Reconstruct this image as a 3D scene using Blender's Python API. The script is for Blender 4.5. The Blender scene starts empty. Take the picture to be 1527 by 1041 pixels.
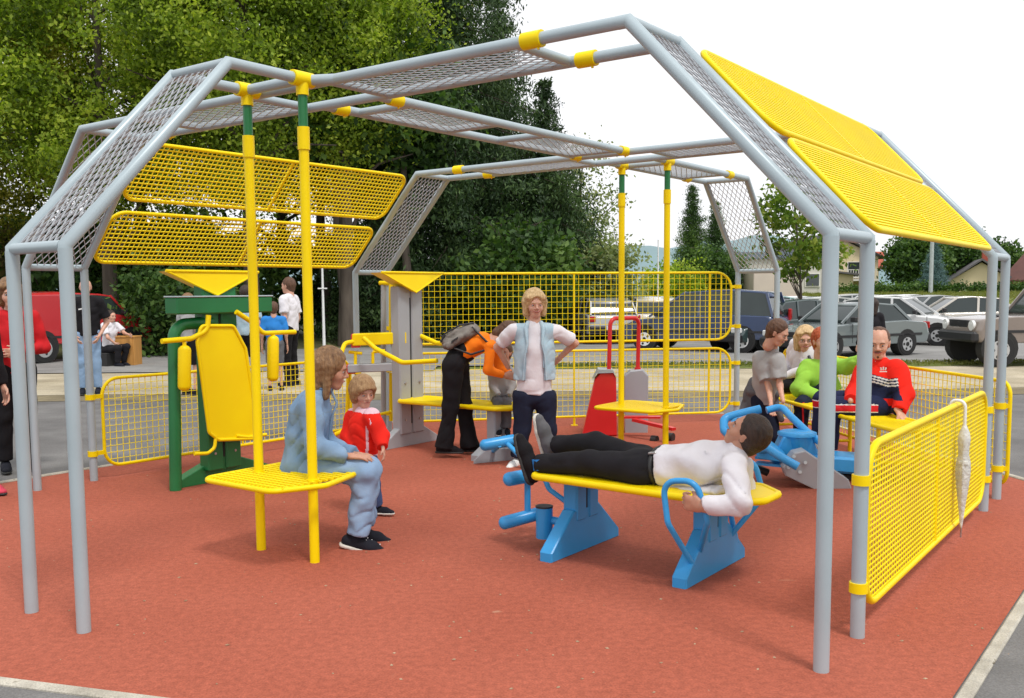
import bpy, math, random
import numpy as np
from mathutils import Vector, Matrix

random.seed(7); rng = np.random.default_rng(7)
scene = bpy.context.scene
COL = scene.collection

# ------------------------------------------------------------------ camera, sky, sun, exposure
IMG_W, IMG_H = 1527.0, 1041.0
FOC, PITCH, ROLL, SHIFT_PX, EYE = 1431.0, 0.0916, -0.0073, 46.14, 1.5
_f = np.array([0, math.cos(PITCH), -math.sin(PITCH)])
_r0 = np.array([1.0, 0, 0]); _u0 = np.cross(_r0, _f)
_r = _r0*math.cos(ROLL) + _u0*math.sin(ROLL)
_u = -_r0*math.sin(ROLL) + _u0*math.cos(ROLL)
cam_data = bpy.data.cameras.new('camera'); cam = bpy.data.objects.new('camera', cam_data); COL.objects.link(cam)
cam.matrix_world = Matrix(((_r[0], _u[0], -_f[0], 0), (_r[1], _u[1], -_f[1], 0), (_r[2], _u[2], -_f[2], EYE), (0, 0, 0, 1)))
cam_data.sensor_width = 36.0; cam_data.lens = FOC*36.0/IMG_W
cam_data.shift_y = SHIFT_PX/IMG_W; cam_data.clip_end = 2000; cam_data.clip_start = 0.05
scene.camera = cam

world = bpy.data.worlds.new('World'); scene.world = world; world.use_nodes = True
wn = world.node_tree; bg = wn.nodes['Background']
sky = wn.nodes.new('ShaderNodeTexSky'); sky.sky_type = 'NISHITA'; sky.sun_disc = False
SUN_EL, SUN_AZ = math.radians(62), math.radians(150)
sky.sun_elevation = SUN_EL; sky.sun_rotation = SUN_AZ; sky.dust_density = 4; sky.air_density = 1.0; sky.ozone_density = 1
hsv = wn.nodes.new('ShaderNodeHueSaturation'); hsv.inputs['Saturation'].default_value = 0.25
veil = wn.nodes.new('ShaderNodeMixRGB'); veil.blend_type = 'MIX'; veil.inputs[0].default_value = 0.86
veil.inputs[2].default_value = (10.6, 10.7, 11.0, 1)
wn.links.new(sky.outputs[0], hsv.inputs['Color']); wn.links.new(hsv.outputs[0], veil.inputs[1])
wn.links.new(veil.outputs[0], bg.inputs['Color']); bg.inputs['Strength'].default_value = 0.098

sun_d = bpy.data.lights.new('sun', 'SUN'); sun_d.energy = 1.9; sun_d.angle = math.radians(11); sun_d.color = (1.0, 0.96, 0.90)
sun = bpy.data.objects.new('sun', sun_d); COL.objects.link(sun)
_sd = Vector((math.sin(SUN_AZ)*math.cos(SUN_EL), math.cos(SUN_AZ)*math.cos(SUN_EL), math.sin(SUN_EL)))
sun.rotation_euler = _sd.to_track_quat('Z', 'Y').to_euler(); sun.location = (0, 0, 30)
scene.view_settings.view_transform = 'Standard'; scene.view_settings.look = 'None'
scene.view_settings.exposure = 0.20; scene.view_settings.gamma = 1.0; scene.view_settings.use_curve_mapping = False
scene.cycles.max_bounces = 6; scene.cycles.transparent_max_bounces = 8
scene.cycles.use_adaptive_sampling = True; scene.cycles.use_denoising = True

# ------------------------------------------------------------------ coordinates
TH = math.radians(-36.675)
UX = np.array([math.cos(TH), math.sin(TH), 0]); VX = np.array([-math.sin(TH), math.cos(TH), 0]); ZX = np.array([0, 0, 1.0])
def P(u, v, z=0.0): return UX*u + VX*v + ZX*z          # plan grid of the steel frame -> world
def at(px, py, Y):                                     # point of the place seen at a photo position, Y metres ahead
    d = _f + _r*(px-IMG_W/2)/FOC - _u*(py-SHIFT_PX-IMG_H/2)/FOC
    t = Y/d[1]; return np.array([d[0]*t, Y, EYE+d[2]*t])
def atz(px, py, z):
    d = _f + _r*(px-IMG_W/2)/FOC - _u*(py-SHIFT_PX-IMG_H/2)/FOC
    t = (z-EYE)/d[2]; return np.array([d[0]*t, d[1]*t, z])
def atu(px, py, u):
    d = _f + _r*(px-IMG_W/2)/FOC - _u*(py-SHIFT_PX-IMG_H/2)/FOC
    t = u/(d@UX); return d*t + ZX*EYE
def atv(px, py, v):
    d = _f + _r*(px-IMG_W/2)/FOC - _u*(py-SHIFT_PX-IMG_H/2)/FOC
    t = v/(d@VX); return d*t + ZX*EYE
def nrm(a):
    a = np.asarray(a, float); return a/(np.linalg.norm(a)+1e-12)

# ------------------------------------------------------------------ objects
def tag(o, label=None, cat=None, group=None, kind=None):
    if label: o['label'] = label
    if cat: o['category'] = cat
    if group: o['group'] = group
    if kind: o['kind'] = kind
    return o
def empty(name, loc, label, cat, group=None):
    o = bpy.data.objects.new(name, None); COL.objects.link(o); o.location = Vector(loc); o.empty_display_size = 0.2
    return tag(o, label, cat, group)
def link(name, me, parent=None):
    o = bpy.data.objects.new(name, me); COL.objects.link(o)
    if parent is not None:
        o.parent = parent
        o.matrix_parent_inverse = Matrix.Translation(-wloc(parent))
    return o
def wloc(o):
    v = Vector(o.location)
    if o.parent is not None: return Vector((0, 0, 0)) if o.type == 'MESH' else v
    return v
def copy_tree(o, parent=None):
    c = o.copy(); COL.objects.link(c)
    if parent is not None: c.parent = parent
    for ch in list(o.children): copy_tree(ch, c)
    return c

class MB:
    """collects shapes of one material set into one mesh"""
    def __init__(s): s.v = []; s.f = []; s.m = []; s.sm = []
    def add(s, verts, faces, smooth=False, mi=0):
        b = len(s.v); s.v.extend([tuple(map(float, q)) for q in verts])
        for f in faces: s.f.append(tuple(b+i for i in f)); s.m.append(mi); s.sm.append(smooth)
    def tube(s, pts, r, n=10, caps=True, closed=False, r2=None, mi=0):
        pts = [np.asarray(p, float) for p in pts]; m = len(pts)
        rs = r if isinstance(r, (list, tuple)) else [r + ((r2 if r2 is not None else r)-r)*i/max(1, m-1) for i in range(m)]
        tang = []
        for i in range(m):
            if closed: a = nrm(pts[i]-pts[i-1]); b = nrm(pts[(i+1) % m]-pts[i])
            else:
                a = nrm(pts[i]-pts[max(i-1, 0)]) if i > 0 else nrm(pts[1]-pts[0]); b = nrm(pts[min(i+1, m-1)]-pts[i]) if i < m-1 else a
            tang.append((nrm(a+b), 1/max(0.35, math.sqrt(max(0.0, (1+a@b)/2)))))
        t0 = tang[0][0]; ref = np.array([0, 0, 1.0]) if abs(t0[2]) < 0.9 else np.array([1.0, 0, 0])
        x = nrm(np.cross(t0, ref)); V = []
        prev = t0
        for i in range(m):
            t, k = tang[i]
            x = nrm(x - t*(x@t)); y = np.cross(t, x)
            if i > 0 or closed:
                a = nrm(pts[i]-pts[i-1]) if (i > 0 or closed) else t
                bdir = (pts[(i+1) % m]-pts[i]) if (i < m-1 or closed) else None
                bend = nrm(nrm(bdir)-a) if bdir is not None and np.linalg.norm(nrm(bdir)-a) > 1e-4 else None
            else: bend = None
            for j in range(n):
                an = 2*math.pi*j/n; w = x*math.cos(an)+y*math.sin(an)
                if bend is not None: w = w + bend*(w@bend)*(k-1)
                V.append(pts[i]+w*rs[i])
        F = []
        for i in range(m if closed else m-1):
            for j in range(n):
                a = i*n+j; b = i*n+(j+1) % n; c = ((i+1) % m)*n+(j+1) % n; d = ((i+1) % m)*n+j
                F.append((a, b, c, d))
        s.add(V, F, True, mi)
        if caps and not closed:
            s.add(V[:n], [tuple(range(n-1, -1, -1))], False, mi); s.add(V[-n:], [tuple(range(n))], False, mi)
        return s
    def rod(s, a, b, w, up, h=None, mi=0):
        """four sided bar a->b, width w, height h along up"""
        a = np.asarray(a, float); b = np.asarray(b, float); t = nrm(b-a); u = nrm(up - t*(up@t)); x = np.cross(t, u); h = h or w
        V = [p + x*(sx*w/2) + u*(sy*h/2) for p in (a, b) for sx, sy in ((-1, -1), (1, -1), (1, 1), (-1, 1))]
        s.add(V, [(0, 1, 5, 4), (1, 2, 6, 5), (2, 3, 7, 6), (3, 0, 4, 7), (3, 2, 1, 0), (4, 5, 6, 7)], False, mi); return s
    def box(s, c, size, ax=None, ay=None, az=None, bev=0.0, mi=0):
        ax = nrm(ax) if ax is not None else np.array([1.0, 0, 0]); az = nrm(az) if az is not None else np.array([0, 0, 1.0])
        ay = nrm(ay) if ay is not None else np.cross(az, ax)
        c = np.asarray(c, float); hx, hy, hz = [q/2 for q in size]; b = min(bev, hx*.9, hy*.9, hz*.9)
        if b <= 0:
            V = [c+ax*hx*i+ay*hy*j+az*hz*k for k in (-1, 1) for j in (-1, 1) for i in (-1, 1)]
            s.add(V, [(0, 2, 3, 1), (4, 5, 7, 6), (0, 1, 5, 4), (2, 6, 7, 3), (0, 4, 6, 2), (1, 3, 7, 5)], False, mi); return s
        def idx(i, j, k, a): return ((i+1)//2*4+(j+1)//2*2+(k+1)//2)*3+a
        V = []
        for i in (-1, 1):
            for j in (-1, 1):
                for k in (-1, 1):
                    V.append(c+ax*i*hx+ay*j*(hy-b)+az*k*(hz-b)); V.append(c+ax*i*(hx-b)+ay*j*hy+az*k*(hz-b)); V.append(c+ax*i*(hx-b)+ay*j*(hy-b)+az*k*hz)
        F = []
        F += [tuple(idx(i, j, k, 0) for j, k in ((-1, -1), (1, -1), (1, 1), (-1, 1))[::i]) for i in (-1, 1)]
        F += [tuple(idx(i, j, k, 1) for i, k in ((-1, -1), (-1, 1), (1, 1), (1, -1))[::j]) for j in (-1, 1)]
        F += [tuple(idx(i, j, k, 2) for i, j in ((-1, -1), (1, -1), (1, 1), (-1, 1))[::k]) for k in (-1, 1)]
        for i in (-1, 1):
            for j in (-1, 1): F.append((idx(i, j, -1, 0), idx(i, j, 1, 0), idx(i, j, 1, 1), idx(i, j, -1, 1)))
            for k in (-1, 1): F.append((idx(i, -1, k, 0), idx(i, 1, k, 0), idx(i, 1, k, 2), idx(i, -1, k, 2)))
        for j in (-1, 1):
            for k in (-1, 1): F.append((idx(-1, j, k, 1), idx(1, j, k, 1), idx(1, j, k, 2), idx(-1, j, k, 2)))
        for i in (-1, 1):
            for j in (-1, 1):
                for k in (-1, 1): F.append((idx(i, j, k, 0), idx(i, j, k, 1), idx(i, j, k, 2)))
        s.add(V, F, False, mi); return s
    def prism(s, poly, d, mi=0, bev=0.0):
        """closed polygon of 3D points extruded by vector d"""
        poly = [np.asarray(p, float) for p in poly]; d = np.asarray(d, float); n = len(poly)
        if bev > 0:
            c = sum(poly)/n; dn = nrm(d)
            ins = [p + nrm(c-p)*bev*1.3 for p in poly]
            L = [ins, [p+dn*bev for p in poly], [p+d-dn*bev for p in poly], [q+d for q in ins]]
        else: L = [poly, [p+d for p in poly]]
        V = [p for l in L for p in l]; F = [tuple(range(n-1, -1, -1)), tuple(range((len(L)-1)*n, len(L)*n))]
        for k in range(len(L)-1):
            for i in range(n): F.append((k*n+i, k*n+(i+1) % n, (k+1)*n+(i+1) % n, (k+1)*n+i))
        s.add(V, F, False, mi); return s
    def ball(s, c, r, n=12, m=8, sc=(1, 1, 1), mi=0, axes=None):
        c = np.asarray(c, float); A = axes if axes is not None else np.eye(3); V = [c+A[2]*r*sc[2]]
        for i in range(1, m):
            for j in range(n):
                t = math.pi*i/m; p = 2*math.pi*j/n
                V.append(c+A[0]*r*sc[0]*math.sin(t)*math.cos(p)+A[1]*r*sc[1]*math.sin(t)*math.sin(p)+A[2]*r*sc[2]*math.cos(t))
        V.append(c-A[2]*r*sc[2]); F = []
        for j in range(n): F.append((0, 1+j, 1+(j+1) % n))
        for i in range(m-2):
            for j in range(n): F.append((1+i*n+j, 1+(i+1)*n+j, 1+(i+1)*n+(j+1) % n, 1+i*n+(j+1) % n))
        l = len(V)-1; b = 1+(m-2)*n
        for j in range(n): F.append((l, b+(j+1) % n, b+j))
        s.add(V, F, True, mi); return s
    def build(s, name, mats, parent=None, fix=True):
        me = bpy.data.meshes.new(name); me.from_pydata(s.v, [], s.f)
        for m in (mats if isinstance(mats, (list, tuple)) else [mats]): me.materials.append(m)
        me.polygons.foreach_set('use_smooth', s.sm); me.polygons.foreach_set('material_index', s.m); me.update()
        if fix and len(s.f) < 20000:
            import bmesh
            bm = bmesh.new(); bm.from_mesh(me); bmesh.ops.recalc_face_normals(bm, faces=bm.faces); bm.to_mesh(me); bm.free()
        return link(name, me, parent)

def fillet(pts, rad, n=6, closed=False):
    pts = [np.asarray(p, float) for p in pts]; out = []; m = len(pts)
    for i in range(m):
        if not closed and i in (0, m-1): out.append(pts[i]); continue
        p0, p1, p2 = pts[i-1], pts[i], pts[(i+1) % m]
        a = nrm(p0-p1); b = nrm(p2-p1); ang = math.acos(max(-1, min(1, a@b)))
        if ang > 3.1: out.append(p1); continue
        r = rad[i] if isinstance(rad, (list, tuple)) else rad
        t = min(r/math.tan(ang/2), .48*np.linalg.norm(p0-p1), .48*np.linalg.norm(p2-p1)); r = t*math.tan(ang/2)
        c = p1+nrm(a+b)*(r/math.sin(ang/2)); s0 = p1+a*t-c; s1 = p1+b*t-c; th = math.acos(max(-1, min(1, nrm(s0)@nrm(s1))))
        for k in range(n+1):
            q = k/n; out.append(c+(s0*math.sin((1-q)*th)+s1*math.sin(q*th))/math.sin(th))
    return out

# ------------------------------------------------------------------ materials
def mat(name, col, rough=0.5, var=0.08, scale=6.0, bump=0.0, bscale=60.0, metal=0.0, spec=0.5, col2=None, coat=0.0, detail=4, stretch=None, trans=0.0):
    m = bpy.data.materials.new(name); m.use_nodes = True; nt = m.node_tree; N = nt.nodes; L = nt.links
    b = N['Principled BSDF']; b.inputs['Roughness'].default_value = rough; b.inputs['Metallic'].default_value = metal
    b.inputs['Specular IOR Level'].default_value = spec; b.inputs['Coat Weight'].default_value = coat
    tc = N.new('ShaderNodeTexCoord'); src = tc.outputs['Object']
    if stretch:
        mp = N.new('ShaderNodeMapping'); mp.inputs['Scale'].default_value = stretch; L.new(src, mp.inputs[0]); src = mp.outputs[0]
    nz = N.new('ShaderNodeTexNoise'); nz.inputs['Scale'].default_value = scale; nz.inputs['Detail'].default_value = detail
    L.new(src, nz.inputs['Vector'])
    r = N.new('ShaderNodeValToRGB'); r.color_ramp.elements[0].position = 0.3; r.color_ramp.elements[1].position = 0.7
    c = np.array(col[:3]); c2 = np.array(col2[:3]) if col2 is not None else c*(1+var)
    c1 = c if col2 is not None else c*(1-var)
    r.color_ramp.elements[0].color = (*c1, 1); r.color_ramp.elements[1].color = (*np.clip(c2, 0, 1), 1)
    L.new(nz.outputs['Fac'], r.inputs[0]); L.new(r.outputs[0], b.inputs['Base Color'])
    rr = N.new('ShaderNodeMapRange'); rr.inputs['To Min'].default_value = max(0, rough-.08); rr.inputs['To Max'].default_value = min(1, rough+.08)
    L.new(nz.outputs['Fac'], rr.inputs['Value']); L.new(rr.outputs[0], b.inputs['Roughness'])
    if bump > 0:
        n2 = N.new('ShaderNodeTexNoise'); n2.inputs['Scale'].default_value = bscale; n2.inputs['Detail'].default_value = 3
        L.new(src, n2.inputs['Vector']); bp = N.new('ShaderNodeBump'); bp.inputs['Strength'].default_value = bump; bp.inputs['Distance'].default_value = 0.02
        L.new(n2.outputs['Fac'], bp.inputs['Height']); L.new(bp.outputs[0], b.inputs['Normal'])
    if trans > 0:
        b.inputs['Transmission Weight'].default_value = trans
    return m

YEL = mat('yellow_paint', (0.92, 0.70, 0.001), 0.42, 0.05, 3, 0.02, 40, col2=(0.88, 0.635, 0.001), spec=.22)
YELM = mat('yellow_mesh_paint', (0.92, 0.74, 0.01), 0.5, 0.05, 3, spec=.2)
SIL = mat('silver_paint', (0.38, 0.455, 0.49), 0.38, 0.05, 4, 0.015, 50, metal=0.1)
SILM = mat('silver_mesh', (0.40, 0.43, 0.46), 0.45, 0.06, 5, metal=0.1)
BLU = mat('blue_paint', (0.035, 0.33, 0.72), 0.33, 0.06, 4, 0.02, 30)
GRN = mat('green_paint', (0.012, 0.16, 0.045), 0.35, 0.08, 4, 0.02, 30)
REDP = mat('red_paint', (0.66, 0.018, 0.02), 0.33, 0.06, 4, 0.02, 30)
GRY = mat('grey_machine_paint', (0.34, 0.36, 0.39), 0.4, 0.05, 4, 0.02, 30)
BLK = mat('black_plastic', (0.02, 0.02, 0.022), 0.5, 0.1)
STEEL = mat('bolt_steel', (0.5, 0.5, 0.5), 0.3, 0.05, metal=0.9)
WHITE = mat('white_paint', (0.78, 0.79, 0.78), 0.4, 0.03)
DARK = mat('dark_gap', (0.02, 0.02, 0.02), 0.8)
# ------------------------------------------------------------------ the ground
def sheet(name, poly, z, m, thick=0.0):
    me = bpy.data.meshes.new(name)
    me.from_pydata([(p[0], p[1], z) for p in poly], [], [tuple(range(len(poly)))]); me.materials.append(m); me.update()
    if me.polygons[0].normal.z < 0: me.flip_normals()
    return tag(link(name, me), kind='structure')

def ground_mat(name, cols, scales, fine=180, bump=0.3, rough=0.9, stain=None, grains=None):
    m = bpy.data.materials.new(name); m.use_nodes = True; nt = m.node_tree; N = nt.nodes; L = nt.links; b = N['Principled BSDF']
    b.inputs['Roughness'].default_value = rough; b.inputs['Specular IOR Level'].default_value = 0.25
    tc = N.new('ShaderNodeTexCoord')
    def noise(s, d=5, dist=0.0):
        n = N.new('ShaderNodeTexNoise'); n.inputs['Scale'].default_value = s; n.inputs['Detail'].default_value = d; n.inputs['Distortion'].default_value = dist
        L.new(tc.outputs['Object'], n.inputs['Vector']); return n.outputs['Fac']
    def ramp(src, e):
        r = N.new('ShaderNodeValToRGB'); r.color_ramp.elements[0].position = e[0][0]; r.color_ramp.elements[0].color = (*e[0][1], 1)
        r.color_ramp.elements[1].position = e[-1][0]; r.color_ramp.elements[1].color = (*e[-1][1], 1)
        for q in e[1:-1]:
            k = r.color_ramp.elements.new(q[0]); k.color = (*q[1], 1)
        L.new(src, r.inputs[0]); return r.outputs[0]
    base = ramp(noise(scales[0], 6, .6), [(0.32, cols[0]), (0.68, cols[1])])
    f = ramp(noise(fine, 2), [(0.3, (0.62,)*3), (0.5, (1.0,)*3), (0.72, (1.42,)*3)])
    mx = N.new('ShaderNodeMixRGB'); mx.blend_type = 'MULTIPLY'; mx.inputs[0].default_value = 0.5; L.new(base, mx.inputs[1]); L.new(f, mx.inputs[2]); out = mx.outputs[0]
    g = ramp(noise(scales[1], 4), [(0.35, (0.86,)*3), (0.65, (1.1,)*3)])
    mx = N.new('ShaderNodeMixRGB'); mx.blend_type = 'MULTIPLY'; mx.inputs[0].default_value = 1.0; L.new(out, mx.inputs[1]); L.new(g, mx.inputs[2]); out = mx.outputs[0]
    if stain:
        s = ramp(noise(stain[1], 5, 1.5), [(stain[2], (0, 0, 0)), (stain[2]+.05, (1, 1, 1))])
        mx = N.new('ShaderNodeMixRGB'); L.new(s, mx.inputs[0]); L.new(out, mx.inputs[1]); mx.inputs[2].default_value = (*stain[0], 1); out = mx.outputs[0]
    L.new(out, b.inputs['Base Color'])
    bp = N.new('ShaderNodeBump'); bp.inputs['Strength'].default_value = bump; bp.inputs['Distance'].default_value = 0.006
    L.new(noise(fine*.8, 3), bp.inputs['Height']); L.new(bp.outputs[0], b.inputs['Normal'])
    return m
RUBBER = ground_mat('red_rubber', [(0.350, 0.090, 0.053), (0.385, 0.104, 0.063)], (1.3, 30.0), 110, 0.6, 0.88, stain=((0.42, 0.20, 0.13), 2.6, 0.705))
ASPH = ground_mat('asphalt', [(0.135, 0.130, 0.128), (0.185, 0.18, 0.175)], (0.7, 2.5), 120, 0.5, 0.9)
ASPH2 = ground_mat('asphalt_lane', [(0.22, 0.215, 0.21), (0.28, 0.275, 0.265)], (0.4, 1.8), 60, 0.3, 0.9)
GRAV = ground_mat('tan_gravel', [(0.34, 0.29, 0.20), (0.50, 0.44, 0.33)], (0.6, 2.0), 45, 0.8, 0.95)
GRAV2 = ground_mat('dark_gravel_edge', [(0.16, 0.13, 0.08), (0.25, 0.21, 0.13)], (1.5, 4.0), 40, 0.8, 0.95)
GRASSB = ground_mat('meadow', [(0.085, 0.12, 0.02), (0.17, 0.19, 0.045)], (0.15, 0.8), 14, 0.6, 0.95)
KERB = ground_mat('kerb_concrete', [(0.36, 0.33, 0.27), (0.50, 0.47, 0.40)], (3.0, 9.0), 130, 0.3, 0.85, stain=((0.2, 0.17, 0.12), 7.0, 0.66))

sheet('ground', [(-600, -60), (600, -60), (600, 900), (-600, 900)], -0.012, GRASSB)
sheet('asphalt', [(-60, -30), (60, -30), (60, 13.7), (-60, 13.9)], -0.006, ASPH)
def wavy(x0, x1, ya, yb, amp, n=60):
    top = []; bot = []
    for i in range(n+1):
        x = x0+(x1-x0)*i/n
        bot.append((x, ya+amp*math.sin(x*.9)+amp*.6*math.sin(x*2.3+1))); top.append((x, yb+amp*.5*math.sin(x*.7+2)))
    return bot+top[::-1]
def strip(name, x0, x1, ya, yb, amp, z, m):
    w = wavy(x0, x1, ya, yb, amp); n = len(w)//2; V = [(p[0], p[1], z) for p in w]
    F = [(i, i+1, 2*n-2-i, 2*n-1-i) for i in range(n-1)]
    me = bpy.data.meshes.new(name); me.from_pydata(V, [], F); me.materials.append(m); me.update()
    return tag(link(name, me), kind='structure')
strip('gravel_edge', -60, 60, 13.5, 14.6, 0.12, -0.001, GRAV2)
strip('gravel_path', -60, 60, 14.3, 18.6, 0.15, 0.004, GRAV)
strip('grass_verge', 0.8, 60, 18.4, 19.6, 0.12, 0.010, GRASSB)
strip('parking_road', -14, 60, 19.4, 44, 0.05, 0.016, ASPH2)
strip('road', -60, -1.5, 18.3, 22.0, 0.05, 0.022, ASPH2)

# rubber field with a concrete kerb line round it
FIELD = [(-0.74, 2.9), (-0.76, 7.86), (-3.75, 10.85), (-4.85, 10.85), (-7.82, 7.95), (-7.82, 3.35), (-4.75, 1.32), (-3.9, 1.70)]
FP = [P(u, v) for u, v in FIELD]
sheet('rubber_ground', FP, 0.0, RUBBER)
m = MB()
for i in range(len(FP)):
    a, b = FP[i], FP[(i+1) % len(FP)]; L_ = np.linalg.norm(b-a); d = nrm(b-a); nout = np.cross(d, ZX)
    cnt = max(1, int(L_/1.0)); 
    for k in range(cnt):
        p = a+d*(L_*k/cnt+.006); q = a+d*(L_*(k+1)/cnt-.006); off = nout*(0.035 if True else 0)*(-1 if (nout@(a-P(-4.3, 6))) < 0 else 1)
        jit = random.uniform(-.006, .006)
        m.box((p+q)/2+off*(1+jit*8)-ZX*.045+ZX*jit*.4, (np.linalg.norm(q-p), 0.055, 0.11), d, None, ZX, bev=.008)
ob = m.build('kerb', KERB); tag(ob, kind='structure')

# raised meadow bank and far hills
def terrain(name, x0, x1, y0, y1, nx, ny, hf, m):
    V = []; F = []
    for j in range(ny+1):
        for i in range(nx+1):
            x = x0+(x1-x0)*i/nx; y = y0+(y1-y0)*j/ny; V.append((x, y, hf(x, y)))
    for j in range(ny):
        for i in range(nx):
            a = j*(nx+1)+i; F.append((a, a+1, a+nx+2, a+nx+1))
    me = bpy.data.meshes.new(name); me.from_pydata(V, [], F); me.materials.append(m); me.update()
    for p in me.polygons: p.use_smooth = True
    return tag(link(name, me), kind='structure')
terrain('meadow_bank', -6, 110, 46, 90, 60, 22, lambda x, y: -0.05+(.9*max(0, min(1, (y-46)/3))+.28*max(0, min(1, (y-48)/22)))*max(0, min(1, (x+4)/10))+.05*math.sin(x*.8)+.04*math.sin(y), GRASSB)
terrain('woodland_floor', -60, -0.5, 22.2, 60, 40, 20, lambda x, y: 0.0+.12*math.sin(x*.4)+.1*math.sin(y*.5)+.02*(y-22), mat('woodland_soil', (0.05, 0.045, 0.02), 0.95, 0.3, 1.5, 0.5, 8, col2=(0.11, 0.12, 0.03)))
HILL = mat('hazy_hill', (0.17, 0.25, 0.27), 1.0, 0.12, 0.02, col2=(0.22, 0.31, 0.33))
terrain('hills', -260, 420, 430, 560, 80, 10, lambda x, y: -2+(24+5*math.sin(x*.017)+3*math.sin(x*.05+1)+1.2*math.sin(x*.21))*math.sin(math.pi*min(1, (y-430)/130))**.7, HILL)

# ------------------------------------------------------------------ steel frame
uL, uR, vA, vB0, vB1 = -4.498, -4.035, 2.199, 3.6685, 4.131
uB, uD, vC0, vC1, uC, uE, vF, S_ = -1.2195, -7.309, 7.032, 7.492, -1.2625, -7.2445, 10.371, 0.882
vT, vG, HP, HT = 3.5565, 7.743, 1.712, 2.642
TR = 0.029
frame = empty('steel_frame', P((uL+uR)/2, (vB0+vC1)/2, 0), 'large silver tube canopy frame with paired posts, sloping mesh arms and yellow clamps', 'canopy frame')

def wire_grid(mb, o, a, la, b, lb, sa, sb, w, depth, rad=0.0, inset=0.0, diamond=False, wb=None):
    """wires in the rectangle o + a*[0,la] + b*[0,lb]; corners rounded by rad"""
    n = np.cross(a, b); wb = wb or w
    def ext(t, L1, L2):      # clip along other axis for a rounded corner
        if t < rad: e = rad-math.sqrt(max(0, rad*rad-(rad-t)**2))
        elif t > L1-rad: e = rad-math.sqrt(max(0, rad*rad-(t-L1+rad)**2))
        else: e = 0
        return e
    if diamond:
        step = sa; ang = math.radians(26); ca, sn = math.cos(ang), math.sin(ang)
        for sgn in (1, -1):
            tot = la*sn + lb*ca; k0 = -int(lb*ca/step)-int(la*sn/step)-3
            for k in range(k0, -k0*2):
                # line: normal direction in (x,y): (-sn*sgn, ca)
                c = k*step; pts = []
                nx, ny = -sn*sgn, ca
                # intersect with rect
                for x in (0, la):
                    y = (c-nx*x)/ny
                    if 0 <= y <= lb: pts.append((x, y))
                for y in (0, lb):
                    x = (c-ny*y)/nx
                    if 0 < x < la: pts.append((x, y))
                if len(pts) >= 2 and math.dist(pts[0], pts[1]) > .03:
                    p, q = pts[0], pts[1]
                    mb.rod(o+a*p[0]+b*p[1], o+a*q[0]+b*q[1], w, n, depth)
        return
    k = max(1, round(la/sa))
    for i in range(1, k):
        t = la*i/k; e = ext(t, la, lb)
        mb.rod(o+a*t+b*e, o+a*t+b*(lb-e), w, n, depth)
    k = max(1, round(lb/sb))
    for i in range(1, k):
        t = lb*i/k; e = ext(t, lb, la)
        mb.rod(o+b*t+a*e+n*depth*.7, o+b*t+a*(la-e)+n*depth*.7, wb, n, depth)

def stuff_part(o): o['kind'] = 'stuff'; return o
def arm(p0, p1, inward):
    """two posts at p0,p1 (plan), leaning ladder towards inward, mesh between"""
    for p in (p0, p1):
        MB().tube([p, p+ZX*(HP-.01)], 0.031, 14).build('post', SIL, frame)
        MB().tube([p+ZX*(HP-.02), p+ZX*HP, p+inward*S_+ZX*HT, p+inward*(S_+.05)+ZX*HT], TR, 14).build('sloping_tube', SIL, frame)
    d = nrm(p1-p0)
    for q, z in ((0, HP), (S_, HT)):
        MB().tube([p0+inward*q+ZX*z+d*.02, p1+inward*q+ZX*z-d*.02], TR-.003, 12).build('cross_tube', SIL, frame)
    sl = nrm(inward*S_+ZX*(HT-HP)); L_ = math.hypot(S_, HT-HP); w = np.linalg.norm(p1-p0)
    m = MB(); nn = nrm(np.cross(sl, d)); nn = nn*np.sign(nn[2])
    o = p0+d*.028+ZX*HP+sl*.03
    wire_grid(m, o, sl, L_-.06, d, w-.056, .046, .046, .0050, .005, diamond=True)
    m.rod(o, o+sl*(L_-.06), .012, nn, .008); m.rod(o+d*(w-.056), o+d*(w-.056)+sl*(L_-.06), .012, nn, .008)
    stuff_part(m.build('mesh_panel', SILM, frame))
arm(P(uL, vA), P(uR, vA), VX); arm(P(uB, vB0), P(uB, vB1), -UX); arm(P(uD, vB0), P(uD, vB1), UX)
arm(P(uC, vC0), P(uC, vC1), -UX); arm(P(uE, vC0), P(uE, vC1), UX); arm(P(uL, vF), P(uR, vF), -VX)
def rail(*pts, name='rail', r=TR, rad=.05):
    MB().tube(fillet([P(a, b, HT) for a, b in pts], rad, 4) if len(pts) > 2 else [P(a, b, HT) for a, b in pts], r, 12).build(name, SIL, frame)
rail((uD+S_, vB0), (uB-S_, vB0)); rail((uD+S_, vB1), (uB-S_, vB1))
rail((uE+S_, vC0), (uC-S_, vC0)); rail((uE+S_, vC1), (uC-S_, vC1))
rail((uL, vA+S_), (uL, vT)); rail((uR, vA+S_), (uR, vT))
rail((uL, vT), (uR-.07, vT), (uR, vT)); rail((uR, vT-.02), (uR, vT+.04), (uR+.14, vB0))
rail((uL, vB1), (uL, vC0)); rail((uR, vB1), (uR, vC0)); rail((uL, vC1), (uL, vF-S_)); rail((uR, vC1), (uR, vF-S_))
for u in (-5.73, -4.62, -3.95, -2.70): rail((u, vB0), (u, vB1), name='cross_tube', r=TR-.004)
for u in (-5.70, -4.62, -3.83, -2.75): rail((u, vC0), (u, vC1), name='cross_tube', r=TR-.004)
for v in (4.43, 5.29, 5.88, 6.86, 7.82, 8.93): rail((uL, v), (uR, v), name='cross_tube', r=TR-.004)
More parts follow.
